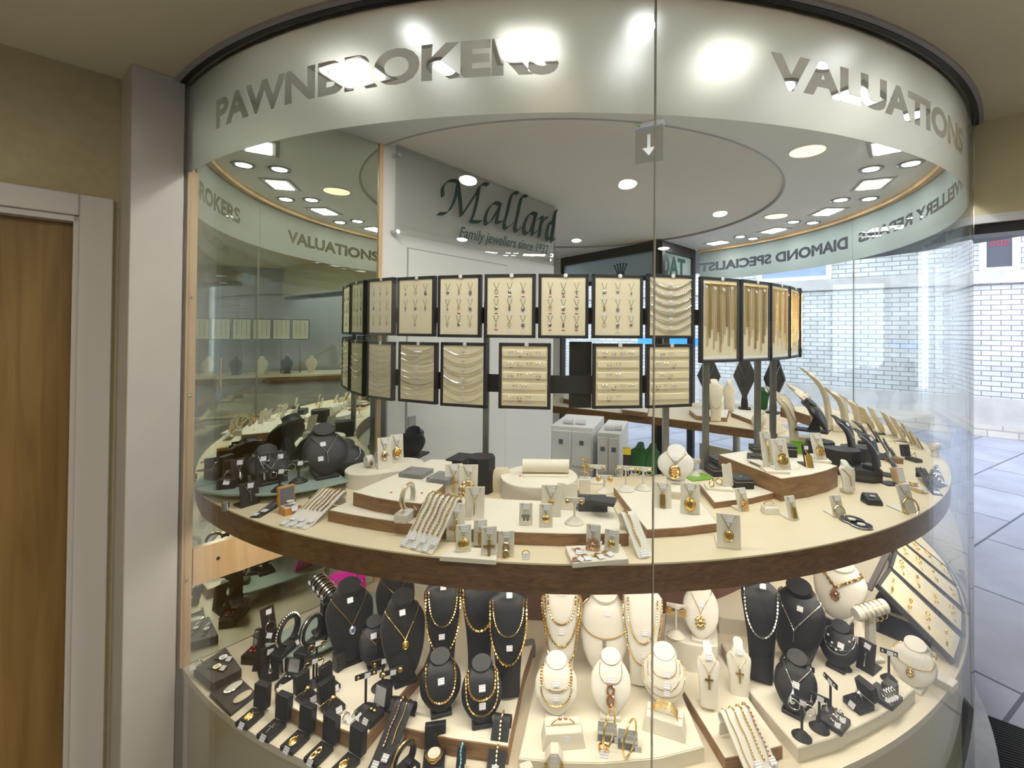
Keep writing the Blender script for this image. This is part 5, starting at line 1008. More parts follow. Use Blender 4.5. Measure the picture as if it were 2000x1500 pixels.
# centre bottom
def wedge(px, py, z, w, d, h, desc, yaw=0, mname='cream_card'):
    p = at(px, py, z); t = thing('bangle_wedge', desc, 'bangle stand', p, yaw_to_eye(p) + RD(yaw)); obj('block', MB().loft([[(-w / 2, 0, 0), (w / 2, 0, 0), (w / 2, d, 0), (-w / 2, d, 0)], [(-w * .42, d * .18, h), (w * .42, d * .18, h), (w * .42, d * .95, h * 1.25), (-w * .42, d * .95, h * 1.25)]]), mname, t, bevel=.002); obj('slot', MB().box((0, d * .55, h * 1.125), (w * .8, .003, .004)), 'old_cream', t); return p, yaw_to_eye(p) + RD(yaw)
p, yw = wedge(1102, 1466, LC, .108, .05, .034, 'cream wedge block holding a gold torque bangle', 8)
q = thing('bangle', 'slim gold torque bangle with two ball ends', 'bangle', p, yw); obj('hoop', MB().torus((0, .028, .028), .033, .0016, 'y', 30, 6, .8, 10, 80).torus((0, .028, .028), .033, .0016, 'y', 30, 6, .8, 100, 170), 'gold', q)
for sx in (-1, 1): obj('ball', MB().sphere((sx * .007, .028, .0545), .005, 10), 'rose_gold', q)
ticket(q, (.006, -.002, .028), RD(-16), k=.8)
p, yw = wedge(1296, 1440, LC, .108, .05, .034, 'cream wedge block holding five gold bangles', -6)
for i in range(5): q = thing('bangle', 'fine gold bangle, %s of five on the right cream wedge' % NTH[i], 'bangle', p, yw); obj('hoop', MB().torus((0, .018 + .006 * i, .030), .034, .0014, 'y', 32, 6, .85, 5, 175), 'gold', q)
for i, (px, py, hh, yw_) in enumerate(((1186, 1454, 64, 70), (1226, 1470, 60, 66))):
    bp = block(px, py - 4, LC, .048, .030, .026, 'acrylic', 'clear acrylic block propping a gold bangle, %s one' % ('left' if i == 0 else 'right'), 'display block', 'acrylic_block', 0)
    p = at(px + 4, py + 2, LC); k = mpp(p); q = thing('bangle', 'oval gold bangle standing on edge, %s one' % ('left' if i == 0 else 'right'), 'bangle', p, yaw_to_eye(p) + RD(yw_)); obj('hoop', MB().torus((0, 0, hh * k / 2), hh * k / 2, .0026, 'y', 40, 8), 'gold', q); ticket(q, (.004, -.02, .018), 0, RD(-yw_), k=.9)
p = at(1178, 1468, LC); q = thing('ring', 'broad gold signet ring with ticket on the centre riser', 'ring', p, yaw_to_eye(p)); obj('band', MB().torus((0, 0, .011), .010, .0035, 'y', 24, 8), 'gold', q); ticket(q, (.002, -.012, .004), RD(-50))
p = at(1082, 1530, L); t = thing('watch_stand', 'pale octagonal watch stand with a gold watch strap', 'watch stand', p, yaw_to_eye(p)); obj('post', MB().loft([[(x, y, zz) for x, zz in ((-.022, 0), (.022, 0), (.022, .05), (.009, .07), (-.009, .07), (-.022, .05))] for y in (0, .03)]), 'cream_card', t, bevel=.002)
q = thing('wrist_watch', 'gold bracelet watch looped round the octagonal stand', 'watch', p, yaw_to_eye(p))
for sx in (-1, 1): obj('strap', chain_mb([(sx * .019, -.003, .006 + .045 * i / 8) for i in range(9)], .004, 'link'), 'gold', q)
ticket(q, (0, -.002, .058), 0, k=1)
block(1030, 1530, L, .03, .02, .034, 'cream_card', 'small cream ticketed stand at the bottom edge', 'stand', 'small_stand', 20)
block(1034, 1298 - 10, L, .045, .035, .045, 'acrylic', 'crumpled clear plastic packet behind the tall cream stand', 'packet', 'plastic_packet', 15, .006)
ramp(1498, 1522, LD, .1, .07, .086, 'cream_leather', 'white leather ramp with four gold bracelets at lower right', (1436, 1384), [(-.7, 'gold', .0012, 'fine', 'fine gold bracelet, leftmost on the white lower ramp', 0), (-.2, 'gold', .0016, 'link', 'gold curb bracelet, second on the white lower ramp', 0), (.3, 'gold', .0020, 'link', 'gold identity bracelet, third on the white lower ramp', .15), (.75, 'rose_gold', .0024, 'link', 'rose gold bracelet, rightmost on the white lower ramp', .08)])
# lower right
bangle_bar(1700, 1286, .565, 106, .105, .021, 'cream_leather', 'white bangle bar with five thin gold bangles', 42, [(-.6, 'gold', .0011, 1.25), (-.3, 'gold', .0011, 1.3), (0, 'gold', .0011, 1.3), (.3, 'gold', .0011, 1.35), (.62, 'gold', .0011, 1.3)], 'white bangle bar', -12)
pend_stand(1688, 1312, LE, 54, 30, 'black_card', 'black card stand with a silver chain at lower right', 'silver bracelet chain hung on the lower right black card', 'lariat', 'silver', yaw=-22, size=22, lean=14)
for px, py, h, w, ek, lab, dsc, yw_, dr in ((1566, 1440, 74, 36, 'hoop', 'large thin silver hoop on the front black stand', 'black T stand with large thin silver hoops at the front edge', -4, .026), (1600, 1424, 66, 36, 'drop', 'silver leaf drop on the second front black stand', 'black T stand with silver drops, second from the front edge', -6, .026), (1622, 1392, 66, 34, 'stud', 'silver stud on the angled black stand', 'black T stand turned sideways with silver studs', -50, .010), (1570, 1350 + 6, 56, 36, 'chain', 'silver chain drop earring on the rear black stand', 'black T stand with silver chain drops behind the crystal bust', 6, .024), (1648, 1306, 40, 28, 'stud', 'tiny silver stud on the small rear stand', 'small black T stand behind the open ring box', 10, .008), (1736, 1328, 58, 28, 'stud', 'square silver stud on the right black stand', 'black T stand with square silver studs beside the cream bust', 4, .010)):
    ear_stand(px, py, LE, h, w, 'black_card', dsc, ek, 'silver', lab, yaw=yw_, drop=dr)
box_open(1662, 1384, LE, .05, .056, .016, .042, 'black_leather', 'open black ring box on the lower right riser', 'silver solitaire ring in the lower right ring box', metal='silver', yaw=-38, stone='crystal', lid=-18)
def ringslab(px, py, w, d, desc, n, yaw, nick):
    p = at(px, py, LE); yw = yaw_to_eye(p) + RD(yaw); solo('display_slab', MB().box((0, d / 2, .007), (w, d, .014)), 'grey_box', desc, 'display block', p, yw, 'dark display slabs on the lower deck', .002)
    for i in range(n):
        q = thing('ring', 'silver ring, %s on the %s' % (NTH[i], nick), 'ring', p + Matrix.Rotation(yw, 3, 'Z') @ Vector((w * .1 + .002 * i, d * (.3 + .45 * i / max(n - 1, 1)), .014)), yw); obj('band', MB().torus((0, 0, .009), .009, .0026, 'y', 24, 6, mod=.2), 'silver', q); ticket(q, (.012, -.010, .003), RD(-60), 0, RD(-20), k=.9)
ringslab(1618, 1424, .062, .062, 'flat dark slab with two silver rings at the front right', 2, -20, 'front right slab'); ringslab(1716, 1374, .066, .066, 'flat dark slab with four silver rings further right', 4, -22, 'further right slab')
block(1732, 1358, LE, .03, .035, .028, 'grey_box', 'small dark wedge box right of the ring slab', 'box', 'jewellery_box', -24)
p = at(1836, 1342, L); t = solo('cream_block', MB().box((0, .02, .011), (.062, .045, .022)), 'cream_leather', 'small cream block with gold earrings beside the sloping trays', 'display block', p, yaw_to_eye(p) - .3, None, .002)
ear_stand(1812, 1316, L, 46, 26, 'cream_leather', 'small cream T stand by the sloping trays', 'hoop', 'gold', 'gold hoop on the small cream stand', yaw=-10, drop=.014)
p = at(1650, 1130, .585); t = thing('frame_holder', 'slate coloured square frame leaning at the back right', 'frame', p, yaw_to_eye(p) - .5); mb = MB()
TR = Matrix.Rotation(RD(-50), 4, 'X')
for c, s_ in (((0, 0, .012), (.20, .012, .024)), ((0, 0, .168), (.20, .012, .024)), ((-.09, 0, .09), (.02, .012, .14)), ((.09, 0, .09), (.02, .012, .14))): mb.box(c, s_, TR)
obj('border', mb, 'slate_frame', t, bevel=.002); obj('panel', MB().box((0, .003, .09), (.17, .004, .14), TR), 'cream_card', t)
# ================================================================ counter top, left
SH2 = pxpoly([(374, 951), (392, 958), (440, 965), (520, 965), (575, 960), (625, 951), (681, 937), (660, 925), (600, 918), (520, 925), (440, 938)], T + .03)
SH2 = [(x, y) for x, y in SH2]; glass_shelf(SH2, T + .03, 'pale green frosted glass leaf shelf on the counter, left', [(-.72, 1.39), (-.95, 1.34), (-.86, 1.46)], T)
ZS = T + .03
G3 = 'black busts on the counter top'
b = bust(640, 934, ZS, 100, 82, 'oval', 'black_leather', 'largest black oval bust on the left glass shelf', 12, group=G3)
necklace(b, 'n', 'silver', [(0.689, 0.437, .62, True)], 'silver Y necklace on the largest black counter bust', pend=('lariat', .034, 'silver', None), tags=[(-.15, 0.605), (-.3, .34)], r=.0009)
b = bust(678, 934, T, 70, 70, 'oval', 'black_leather', 'second black oval bust just right of the largest', 8, group=G3)
nk_ = necklace(b, 'n', 'silver', [(0.672, 0.37, .64, False)], 'silver fringe necklace with small hanging bars', tags=[(-.2, 0.655)], r=.0009)
for x in (-.45, -.25, 0, .25, .45): q_ = front(b, x * b.Wd, .46 + abs(x) * .35, .002); obj('drop', MB().tube([q_, q_ + Vector((0, -.002, -.012))], .0012, 5), 'silver', nk_)
b = bust(528, 946, ZS, 72, 74, 'oval', 'black_leather', 'black oval bust with a flat silver collar on the glass shelf', 14, group=G3)
necklace(b, 'n', 'silver', [(0.672, 0.336, .66, True)], 'flat silver collar necklace on the glass shelf bust', tags=[(-.15, 0.622)], r=.0021)
box_open(440, 956, ZS, .050, .048, .028, .05, 'black_leather', 'open black ring box at the left end of the glass shelf', 'silver ring in the ring box at the shelf end', metal='silver', yaw=-18, lid=5)
for px, py, h, w, dsc, jd, kd, yw_ in ((470, 950, 52, 28, 'black pendant card left of the collar bust', 'silver drop pendant on the card left of the collar bust', 'drop', 24), (516, 950, 60, 24, 'tall black pendant card in front of the collar bust', 'silver cross on the tall card at the collar bust', 'cross', 20), (548, 942, 56, 26, 'black pendant card right of the collar bust', 'silver hoop pendant right of the collar bust', 'hoop', 14), (490, 988, 44, 34, 'black card stand with silver chains at the counter edge', 'double silver chain on the counter edge card', 'lariat', 26)):
    pend_stand(px, py, ZS if py < 960 else T, h, w, 'black_card', dsc, jd, kd, 'silver', yaw=yw_, size=18, lean=12)
ear_stand(546, 958, ZS, 42, 30, 'black_card', 'black T stand with silver hoops at the shelf front', 'hoop', 'silver', 'silver hoop earring at the shelf front', yaw=12, drop=.018)
ear_stand(583, 942, ZS, 42, 34, 'black_card', 'black T stand with silver hoops by the largest bust', 'hoop', 'silver', 'silver hoop earring by the largest bust', yaw=12, drop=.022)
ramp(497, 1012, T, .13, .022, .030, 'black_leather', 'long low black ramp with two silver bracelets', (576, 953), [(-.35, 'silver', .0014, 'link', 'left silver rope bracelet on the long low ramp', .15), (.4, 'silver', .0012, 'link', 'right silver rope bracelet on the long low ramp', .2)])
box_open(573, 1004, T, .046, .040, .020, .052, 'tan_leather', 'tan leather watch box standing open with grey lining', 'silver watch in the tan leather box', kind='watch', metal='silver', yaw=24, lid=4, size=.013, lining='grey_lining', inner='box_white', jcat='watch')
six = [(-.85, 'gold', .0012, 'fine'), (-.55, 'gold', .0016, 'link'), (-.2, 'gold', .0016, 'link'), (.1, 'gold', .0018, 'link'), (.42, 'rose_gold', .0020, 'link'), (.78, 'rose_gold', .0022, 'link')]
ramp(572, 1032, T, .15, .052, .086, 'cream_leather', 'white leather ramp of six gold bracelets, left of the risers', (651, 956), [(x, m_, r_, s_, 'gold bracelet, %s from left on the left white ramp' % NTH[i], .28) for i, (x, m_, r_, s_) in enumerate(six)])
six2 = [(-.85, 'gold', .0018, 'link'), (-.5, 'gold', .0022, 'link'), (-.15, 'gold', .0020, 'link'), (.18, 'rose_gold', .0023, 'link'), (.52, 'gold', .0022, 'link'), (.85, 'gold', .0022, 'link')]
ramp(812, 1076, T, .15, .098, .097, 'cream_leather', 'white leather ramp of six gold bracelets, in front of the risers', (868, 968), [(x, m_, r_, s_, 'gold bracelet, %s from left on the front white ramp' % NTH[i], .20) for i, (x, m_, r_, s_) in enumerate(six2)])
cuff_stand(796, 1012, TA, 68, 'cream_leather', 'cream bangle stand with a gold bangle on the low riser', 'gold patterned bangle on the cream stand', 'gold', 62, bh=.024, w=.024)
for px, py, dsc in ((764, 1, ''),): pass
for i, (px, py) in enumerate(((717, 912), (738, 904))):
    p = at(px, py, TF); yw = yaw_to_eye(p) + .5; mb = MB(); R_ = .020
    rings = [[(x, -.008 + R_ * .8 * cos(a), .024 + R_ * sin(a)) for x, a in ((-.011, t), (.011, t))] + [(x, -.008 + (R_ - .004) * .8 * cos(a), .024 + (R_ - .004) * sin(a)) for x, a in ((.011, t), (-.011, t))] for t in [RD(-100 + 320 * q / 18) for q in range(19)]]
    solo('curled_stand', mb.loft(rings), 'cream_leather', 'curled cream earring pad on the rounded plinth, %s' % ('front' if i == 0 else 'rear'), 'earring stand', p, yw)
    q = thing('earring', 'gold and blue drop earring on the %s curled pad' % ('front' if i == 0 else 'rear'), 'earring', p, yw); obj('setting', charm('filigree', .018), 'gold', q).location = (0, -.028, .028); obj('stone', MB().sphere((0, -.031, .016), .004, 8), 'blue_stone', q)
pend_stand(752, 916, TF, 58, 26, 'cream_card', 'cream card stand with blue pendant on the rounded plinth', 'gold pendant set with a blue stone', 'oval', 'gold', 'blue_stone', yaw=8, size=14, lean=14)
pend_stand(776, 904, TF, 52, 24, 'cream_card', 'cream card stand with cameo on the rounded plinth', 'brown cameo pendant in a gold rim', 'oval', 'gold', 'tan_leather', yaw=8, size=18, lean=14)
b = bust(792, 900, T, 62, 66, 'oval', 'black_leather', 'black neck stand behind the rounded cream plinth, bare', -35, group=G3)
for i, (px, py, w) in enumerate(((800, 935, .085), (852, 945, .075))):
    p = at(px, py, TB); solo('acrylic_block', MB().box((0, .04, .007), (w, .075, .014)), 'acrylic', ('clear acrylic slab with a red dot on the upper riser', 'clear acrylic slab with pink flecks on the upper riser')[i], 'display block', p, yaw_to_eye(p) - .55, None, .002)
for i, (px, py, z) in enumerate(((764, 962, TB), (824, 963, TB), (798, 916, TB + .014), (943, 888, T + .118), (1016, 930, TG))):
    p = at(px, py, z); solo('red_sticker', MB().cyl((0, 0, 0), .004, .0008, 12), 'red_dot', ('round red sticker on the upper riser, left', 'round red sticker on the upper riser, right', 'round red sticker on the clear slab', 'round red sticker on the black octagonal block', 'round red sticker on the round cream plinth')[i], 'sticker', p)
block(944, 968, T, .095, .09, .118, 'black_card', 'tall black octagonal block behind the gold pendants', 'display block', 'display_block', 10, .002, None, 8)
block(886, 940, T, .07, .10, .075, 'black_card', 'low black wedge block beside the octagonal block', 'display block', 'display_block', -30)
CREAM = 'cream pendant cards on the counter'
CS = [(886, 966, TA, 56, 34, 'cream card with gold cross on the low riser, left of the filigree', 'gold cross pendant left of the filigree pendant', 'cross', 'gold', 0, 22), (914, 970, TA, 58, 36, 'cream card with large gold filigree pendant', 'large gold filigree oval pendant', 'filigree', 'gold', -6, 40), (926, 1016, TA, 60, 38, 'cream card with long gold drop below the filigree', 'gold bar drop pendant with crystal tip', 'lariat', 'gold', -6, 26),
      (890, 1056, T, 66, 36, 'tall cream card with crucifix beside the front ramp', 'gold crucifix on the card beside the front ramp', 'cross', 'gold', 4, 32), (905, 1078, T + .012, 48, 30, 'cream card with gold locket on the white tile', 'round gold locket on the white tile', 'disc', 'gold', 0, 26), (938, 1066, T + .012, 46, 26, 'cream card with slim gold drop behind the black cross', 'slim gold drop behind the black cross', 'bar', 'gold', 0, 22), (955, 1084, T + .012, 50, 30, 'cream card with thin dark cross on the white tile', 'thin dark gold cross on the white tile', 'cross', 'gold', 0, 28), (988, 1088, T, 46, 32, 'cream card with golden bird brooch at the tile edge', 'golden bird shaped brooch', 'bow', 'gold', 0, 22),
      (1027, 1026, TA, 40, 26, 'small cream card with crystal heart', 'crystal heart pendant on the small card', 'heart', 'silver', 0, 18), (1066, 1030, TA, 42, 26, 'small cream card with gold sovereign pendant', 'round gold coin pendant on the small card', 'disc', 'gold', 0, 18), (1076, 1010, TA, 58, 38, 'taller cream card behind the coin pendant', 'gold leaf pendant on the taller card', 'oval', 'gold', 0, 16), (1106, 996, TA, 48, 38, 'plain notched cream card leaning behind the stud stand', None, None, None, -6, 0),
      (1294, 992, TC, 46, 34, 'cream card with gold ingot pendant right of the seam', 'engraved gold ingot pendant', 'bar', 'gold', 4, 24), (1348, 1004, TC, 56, 36, 'cream card with oval gold locket on the seam side riser', 'oval gold locket with dark centre', 'oval', 'gold', 2, 30), (1424, 1072, T, 62, 44, 'cream card stand with gold pendant at the counter front right', 'gold medallion pendant at the counter front right', 'oval', 'gold', 8, 24)]
for px, py, z, h, w, dsc, jd, kd, mt, yw_, sz in CS: pend_stand(px, py, z, h, w, 'cream_card', dsc, jd, kd, mt, yaw=yw_, size=sz * (.8 if kd in ('oval', 'disc') else 1), lean=12, group=CREAM, notch=kd in (None, 'bow'))
slab_ = lambda pts, h, dsc: solo('white_tile', MB().prism([(x - (-.14), y - 1.1) for x, y in pts], 0, h), 'pad_cream', dsc, 'display tile', (-.14, 1.1, T), 0, None, .0015)
slab_(pxpoly([(858, 1086), (969, 1094), (972, 1072), (884, 1066)], T + .012), .012, 'flat white tile under the gold locket and cross')
slab_(pxpoly([(1104, 1066), (1118, 1100), (1228, 1091), (1212, 1062)], T + .012), .012, 'flat white tile of tickets and brooches near the seam')
p = at(1027, 1090, T); q = thing('ring', 'gold ring standing alone on its ticket at the counter front', 'ring', p, yaw_to_eye(p)); obj('band', ring_mb(1.0, False), 'gold', q); ticket(q, (0, -.006, .006), RD(-20))
pend_stand(1158, 1074, T + .012, 46, 28, 'cream_card', 'cream card with rose gold fringe pendant on the ticket tile', 'rose gold fringe pendant on the ticket tile', 'filigree', 'rose_gold', None, yaw=-8, size=30, lean=10); pend_stand(1194, 1078, T + .012, 40, 28, 'cream_card', 'cream card with gold knot ring on the ticket tile', 'gold knot pendant above a ticket', 'disc', 'gold', yaw=-8, size=14, lean=10)
for i, (px, py, mt) in enumerate(((1128, 1076, 'rose_gold'), (1142, 1088, 'gold'), (1166, 1086, 'gold'), (1182, 1082, 'gold'), (1124, 1094, 'rose_gold'))):
    p = at(px, py, T + .0125); q = thing('brooch', '%s brooch with ticket, %s on the ticket tile' % (mt.replace('_', ' '), NTH[i]), 'brooch', p, yaw_to_eye(p) + .3 * i); obj('setting', MB().torus((0, 0, .003), .006, .002, 'z', 14, 5, mod=.3).tube([(-.016, .004, .003), (.014, -.002, .003)], .0014, 5), mt, q); ticket(q, (.004, -.012, .003), RD(-75), 0, 0, k=.95)
# plinth cushion and what stands round it
p = at(1066, 925, TG); t = thing('roll_cushion', 'cream roll cushion lying on the round plinth', 'cushion', p, yaw_to_eye(p)); mb = MB().loft([[(x, .0 + .022 * cos(2 * pi * i / 20), .026 + .022 * sin(2 * pi * i / 20)) for i in range(20)] for x in (-.078, -.074, .074, .078)]); obj('roll', mb, 'pad_cream', t); obj('foot', MB().box((0, -.012, .002), (.15, .05, .004)), 'pad_cream', t, bevel=.001)
for px, py, z, h, w, ek, dsc, lab, dr in ((1122, 1022, TA, 50, 38, 'knot', 'cream T stand with gold studs on the low riser', 'gold dome stud on the low riser stand', .014), (1180, 962, T, 34, 32, 'knot', 'cream T stand with large gold ovals behind the black boxes', 'large gold oval earring behind the black boxes', .022), (1166, 942, T, 34, 34, 'hoop', 'cream T stand with gold hoops at the back middle', 'gold hoop earring at the back middle', .014), (1222, 958, TC, 48, 34, 'hoop', 'cream T stand with twisted gold hoops left of the seam', 'twisted gold hoop left of the seam', .026), (1256, 956, TC, 44, 32, 'hoop', 'cream T stand with slim gold hoops behind the seam', 'slim gold hoop behind the seam', .018), (1358, 930, T, 34, 20, 'hoop', 'small cream T stand beside the green card', 'tiny gold hoop beside the green card', .012)):
    ear_stand(px, py, z, h, w, 'cream_card', dsc, ek, 'gold', lab, drop=dr)
pp = at(1142, 964, T); block(1142, 966, T, .036, .034, .05, 'cream_leather', 'small cream plinth holding a gold charm tassel', 'display block', 'cream_block', 0); q = thing('charm_tassel', 'cluster of gold charms on the small cream plinth', 'charm', pp + Vector((0, .01, .05)), yaw_to_eye(pp)); mb = MB()
for i in range(9): mb.torus((.008 * sin(i * 2.1), -.004 + .004 * cos(i * 3), .008 + .007 * i), .007, .0018, 'xyz'[i % 3], 12, 5)
obj('charms', mb, 'gold', q)
block(1158, 1000, TA, .083, .05, .032, 'grey_box', 'flat black gift box, lower of the stacked pair', 'box', 'gift_box', 4); block(1174, 988, TA + .0325, .07, .045, .012, 'grey_box', 'flat black gift box lid lying on the lower box', 'box', 'gift_box', -12)
ramp(1263, 1090, T, .1, .075, .040, 'cream_leather', 'narrow white ramp with one gold bracelet at the seam', (1226, 1000), [(-.25, 'gold', .0022, 'link', 'gold identity bracelet on the narrow white ramp', .15)])
riser([(.385, 1.40), (.46, 1.39), (.50, 1.47), (.42, 1.50)], TC, TC + .022, 'pad_cream', 'pad_cream', 'small cream tile block under the locket bust')
b = bust(1318, 944, TC + .022, 68, 70, 'oval', 'cream_leather', 'cream oval bust wearing a big brown locket behind the seam', -6)
necklace(b, 'n', 'gold', [(0.689, 0.47, .5, True)], 'gold chain with large oval brown locket', pend=('oval', .042, 'gold', 'tan_leather'), tags=[(.02, 0.622)], r=.0012)
# boxes, cards and bracelets on the thin and tall risers
def stripe_box(px, py, z, w, d, h, dsc, yaw=0, sticker=None):
    p = at(px, py, z); t = thing('bracelet_box', dsc, 'box', p, yaw_to_eye(p) + RD(yaw)); obj('body', MB().box((0, d / 2, h * .35), (w, d, h * .7)), 'black_card', t, bevel=.002); obj('lid', MB().box((0, d / 2, h * .86), (w, d, h * .26)), 'black_card', t, bevel=.002); obj('gilt_line', MB().box((0, d / 2, h * .716), (w * .996, d * .996, h * .03)), 'old_cream', t)
    if sticker: obj('sticker', MB().cyl((0, d / 2, h * .99), .004, .0008, 10), sticker, t)
stripe_box(1455, 956, TD, .062, .07, .032, 'black gilt lined box with a green dot on the thin riser', 24, 'green_dot'); stripe_box(1412, 915, TD, .05, .07, .032, 'black gilt lined box behind the gold bangles, upper', 28); stripe_box(1406, 932, T, .05, .07, .032, 'black gilt lined box behind the gold bangles, lower', 28)
stripe_box(1490, 886, TE, .068, .06, .024, 'flat black lacquer box at the back of the tall riser', 20); stripe_box(1486, 904, TE, .07, .05, .022, 'glossy black box in front of the lacquer box', 16); stripe_box(1546, 894, TE, .04, .05, .042, 'upright black box behind the cream cards', 14)
pt = at(1406, 958, TD); solo('white_tile', MB().box((0, .02, .004), (.085, .055, .008)), 'pad_cream', 'white tile under the gold bangles on the thin riser', 'display tile', pt, yaw_to_eye(pt) + .2, None, .001)
pend_stand(1424, 950, TD + .008, 42, 22, 'cream_card', 'notched cream wedge behind the rolling gold bangles', None, None, None, yaw=40, notch=True, lean=10)
for i, (px, py, r_, a) in enumerate(((1390, 952, .013, 30), (1404, 948, .012, -20), (1414, 944, .012, 60))): p = at(px, py, TD + .008); q = thing('bangle', 'child size gold bangle, %s on the thin riser tile' % NTH[i], 'bangle', p, RD(a)); obj('hoop', MB().torus((0, 0, r_), r_ - .002, .0022, 'y', 26, 7), 'gold', q)
solo('green_card', MB().box((0, .03, .002), (.09, .07, .004)), 'green_plastic', 'bright green plastic card behind the thin riser', 'card', at(1372, 938, T), .3)
pt = at(1520, 926, TE); solo('white_tile', MB().box((0, .03, .004), (.075, .06, .008)), 'pad_cream', 'white tile under the cream cards on the tall riser', 'display tile', pt, yaw_to_eye(pt) + .35, None, .001)
pend_stand(1502, 912, TE + .008, 66, 24, 'cream_card', 'tall cream card with gold tassel on the tall riser', 'gold tassel chain on the tall riser card', 'lariat', 'gold', yaw=40, size=30, lean=10); pend_stand(1531, 918, TE + .008, 56, 32, 'cream_card', 'cream card with round gold medal on the tall riser', 'round gold medal on the tall riser', 'disc', 'gold', yaw=34, size=24, lean=18); pend_stand(1580, 912, TE, 40, 14, 'black_card', 'small black card with a gold bar on the tall riser', 'long gold bar pendant on the small black card', 'bar', 'gold', yaw=30, size=30, lean=20)
pt = at(1606, 904, TE); solo('white_tile', MB().box((0, .02, .004), (.06, .045, .008)), 'pad_cream', 'white tile at the right end of the tall riser', 'display tile', pt, yaw_to_eye(pt) + .3, None, .001); pend_stand(1604, 898, TE + .008, 48, 24, 'cream_card', 'cream card with gold bow at the end of the tall riser', 'gold bow pendant at the end of the tall riser', 'filigree', 'gold', yaw=38, size=20, lean=20)
# loose stands on the bare counter, right
for px, py, h, w, dsc, jd, kd, yw_, sz in ((1454, 998, 40, 24, 'cream L stand with a round filigree pendant, leftmost on bare counter', 'round gold filigree pendant, leftmost on bare counter', 'filigree', 38, 20), (1552, 1016, 42, 22, 'cream L stand with a gold charm, middle of the bare counter', 'small gold charm pendant, middle of the bare counter', 'bar', 42, 20), (1640, 1010, 38, 24, 'cream L stand with a gold ring pendant beside the glasses', 'gold wreath pendant beside the blue discs', 'hoop', 40, 24), (1778, 1002, 50, 30, 'cream L stand with large gold hoop nearest the right edge', 'large gold hoop pendant nearest the right edge', 'hoop', 48, 36)):
    pend_stand(px, py, T, h, w, 'cream_card', dsc, jd, kd, 'gold', yaw=yw_, size=sz, lean=18, group='cream L stands on the bare counter')
p = at(1660, 962, T); b = bust(1658, 964, T, 58, 30, 'slim', 'cream_leather', 'slim cream neck stand with gold tassel on bare counter', 36); necklace(b, 'n', 'gold', [(.8, .5, .8, True)], 'gold tassel chain on the slim cream neck stand', pend=('lariat', .030, 'gold', None), r=.0012)
wedge(1510, 1006, T, .05, .03, .018, 'small cream wedge with a gold bangle on bare counter', 30); p = at(1508, 1004, T); q = thing('bangle', 'small gold bangle lying over the small cream wedge', 'bangle', p, yaw_to_eye(p) + .5); obj('hoop', MB().torus((0, .018, .018), .016, .0016, 'y', 24, 6, .9, 0, 180), 'gold', q)
p = at(1710, 988, T); t = thing('ring_box', 'small black wedge shaped box with a pale oval on top', 'box', p, yaw_to_eye(p) + .45); obj('body', MB().loft([[(x, y, z_) for x, y in ((-.022, 0), (.022, 0), (.026, .04), (-.026, .04))] for z_ in (0, .012)]), 'black_leather', t, bevel=.002); obj('lid', MB().loft([[(-.022, 0, .013), (.022, 0, .013), (.026, .04, .013), (-.026, .04, .013)], [(-.018, .003, .016), (.018, .003, .016), (.022, .036, .030), (-.022, .036, .030)]]), 'black_leather', t, bevel=.002); obj('oval', MB().sphere((0, .018, .0245), .007, 12, (1.2, .8, .2)), 'satin_grey', t)
for i, (px, py) in enumerate(((1664, 1018), (1682, 1028))):
    p = at(px, py, T); q = thing('glass_coaster', 'dark blue glass disc with silver rim, %s' % ('left' if i == 0 else 'right'), 'disc', p, .4); obj('plate', MB().cyl((0, 0, .002), .030 - .004 * i, .004, 28), 'window_dark', q); obj('rim', MB().torus((0, 0, .004), .030 - .004 * i, .002, 'z', 36, 6), 'silver', q); obj('emblem', MB().cyl((0, 0, .006), .010, .001, 16), 'old_cream', q)
block(1748, 950, T + 0, .05, .05, .004, 'black_card', 'flat black card under the black pendant stands at right', 'card', 'black_card', 40, .0005)
box_open(1806, 964, T, .030, .075, .012, .05, 'maple', 'pale wooden watch box standing open near the right edge', 'gold watch in the pale wooden box', kind='watch', metal='gold', yaw=52, lid=14, size=.011, lining='box_white', inner='box_white', jcat='watch')

for o in bpy.data.objects:
    if o.name.startswith('plate') and o.parent and o.parent.name.startswith('glass_shelf'): clip(o, CP, MN)
# ================================================================ right hand back cluster on the counter
G4 = 'cream busts at the right back of the counter'; G5 = 'black stands at the right back of the counter'
for px, py, h, w, kd, dsc, ch in ((1552, 872, 108, 60, 'tall', 'cream bust seen from behind beside the green tray, left', 'gold'), (1596, 868, 110, 62, 'tall', 'cream bust seen from behind beside the green tray, right', 'rose_gold'), (1620, 838, 116, 40, 'tall', 'tallest curved cream bust at the right back', None), (1652, 842, 82, 46, 'tall', 'cream bust turned to the street, behind the black ones', 'gold'), (1676, 836, 58, 36, 'tall', 'smaller cream bust turned to the street', 'gold')):
    b = bust(px, py, T, h, w, kd, 'old_cream', dsc, 'out', group=G4, lean=1.5)
    if ch: necklace(b, 'necklace', ch, [(.88, .40, .8, False)], '%s chain on the %s' % (ch.replace('_', ' '), ' '.join(dsc.split()[:10])), r=.002)
def bl(px, py, w, d, h, dsc, sides=8): return block(px, py, T, w, d, h, 'black_card', dsc, 'display block', 'display_block', 12, .002, None, sides)
bl(1607, 906, .11, .10, .085, 'black octagonal block under the black bust at right'); bl(1650, 930, .13, .10, .092, 'taller black octagonal block right of the tall riser'); bl(1690, 944, .13, .10, .044, 'low black octagonal block in front of the black stands'); bl(1678, 905, .12, .09, .06, 'black octagonal block behind the low one')
p = at(1612, 900, T); b = bust(1614, 846, T + .085, 66, 58, 'oval', 'black_leather', 'black oval bust turned right on an octagonal block', 'out', group=G5)
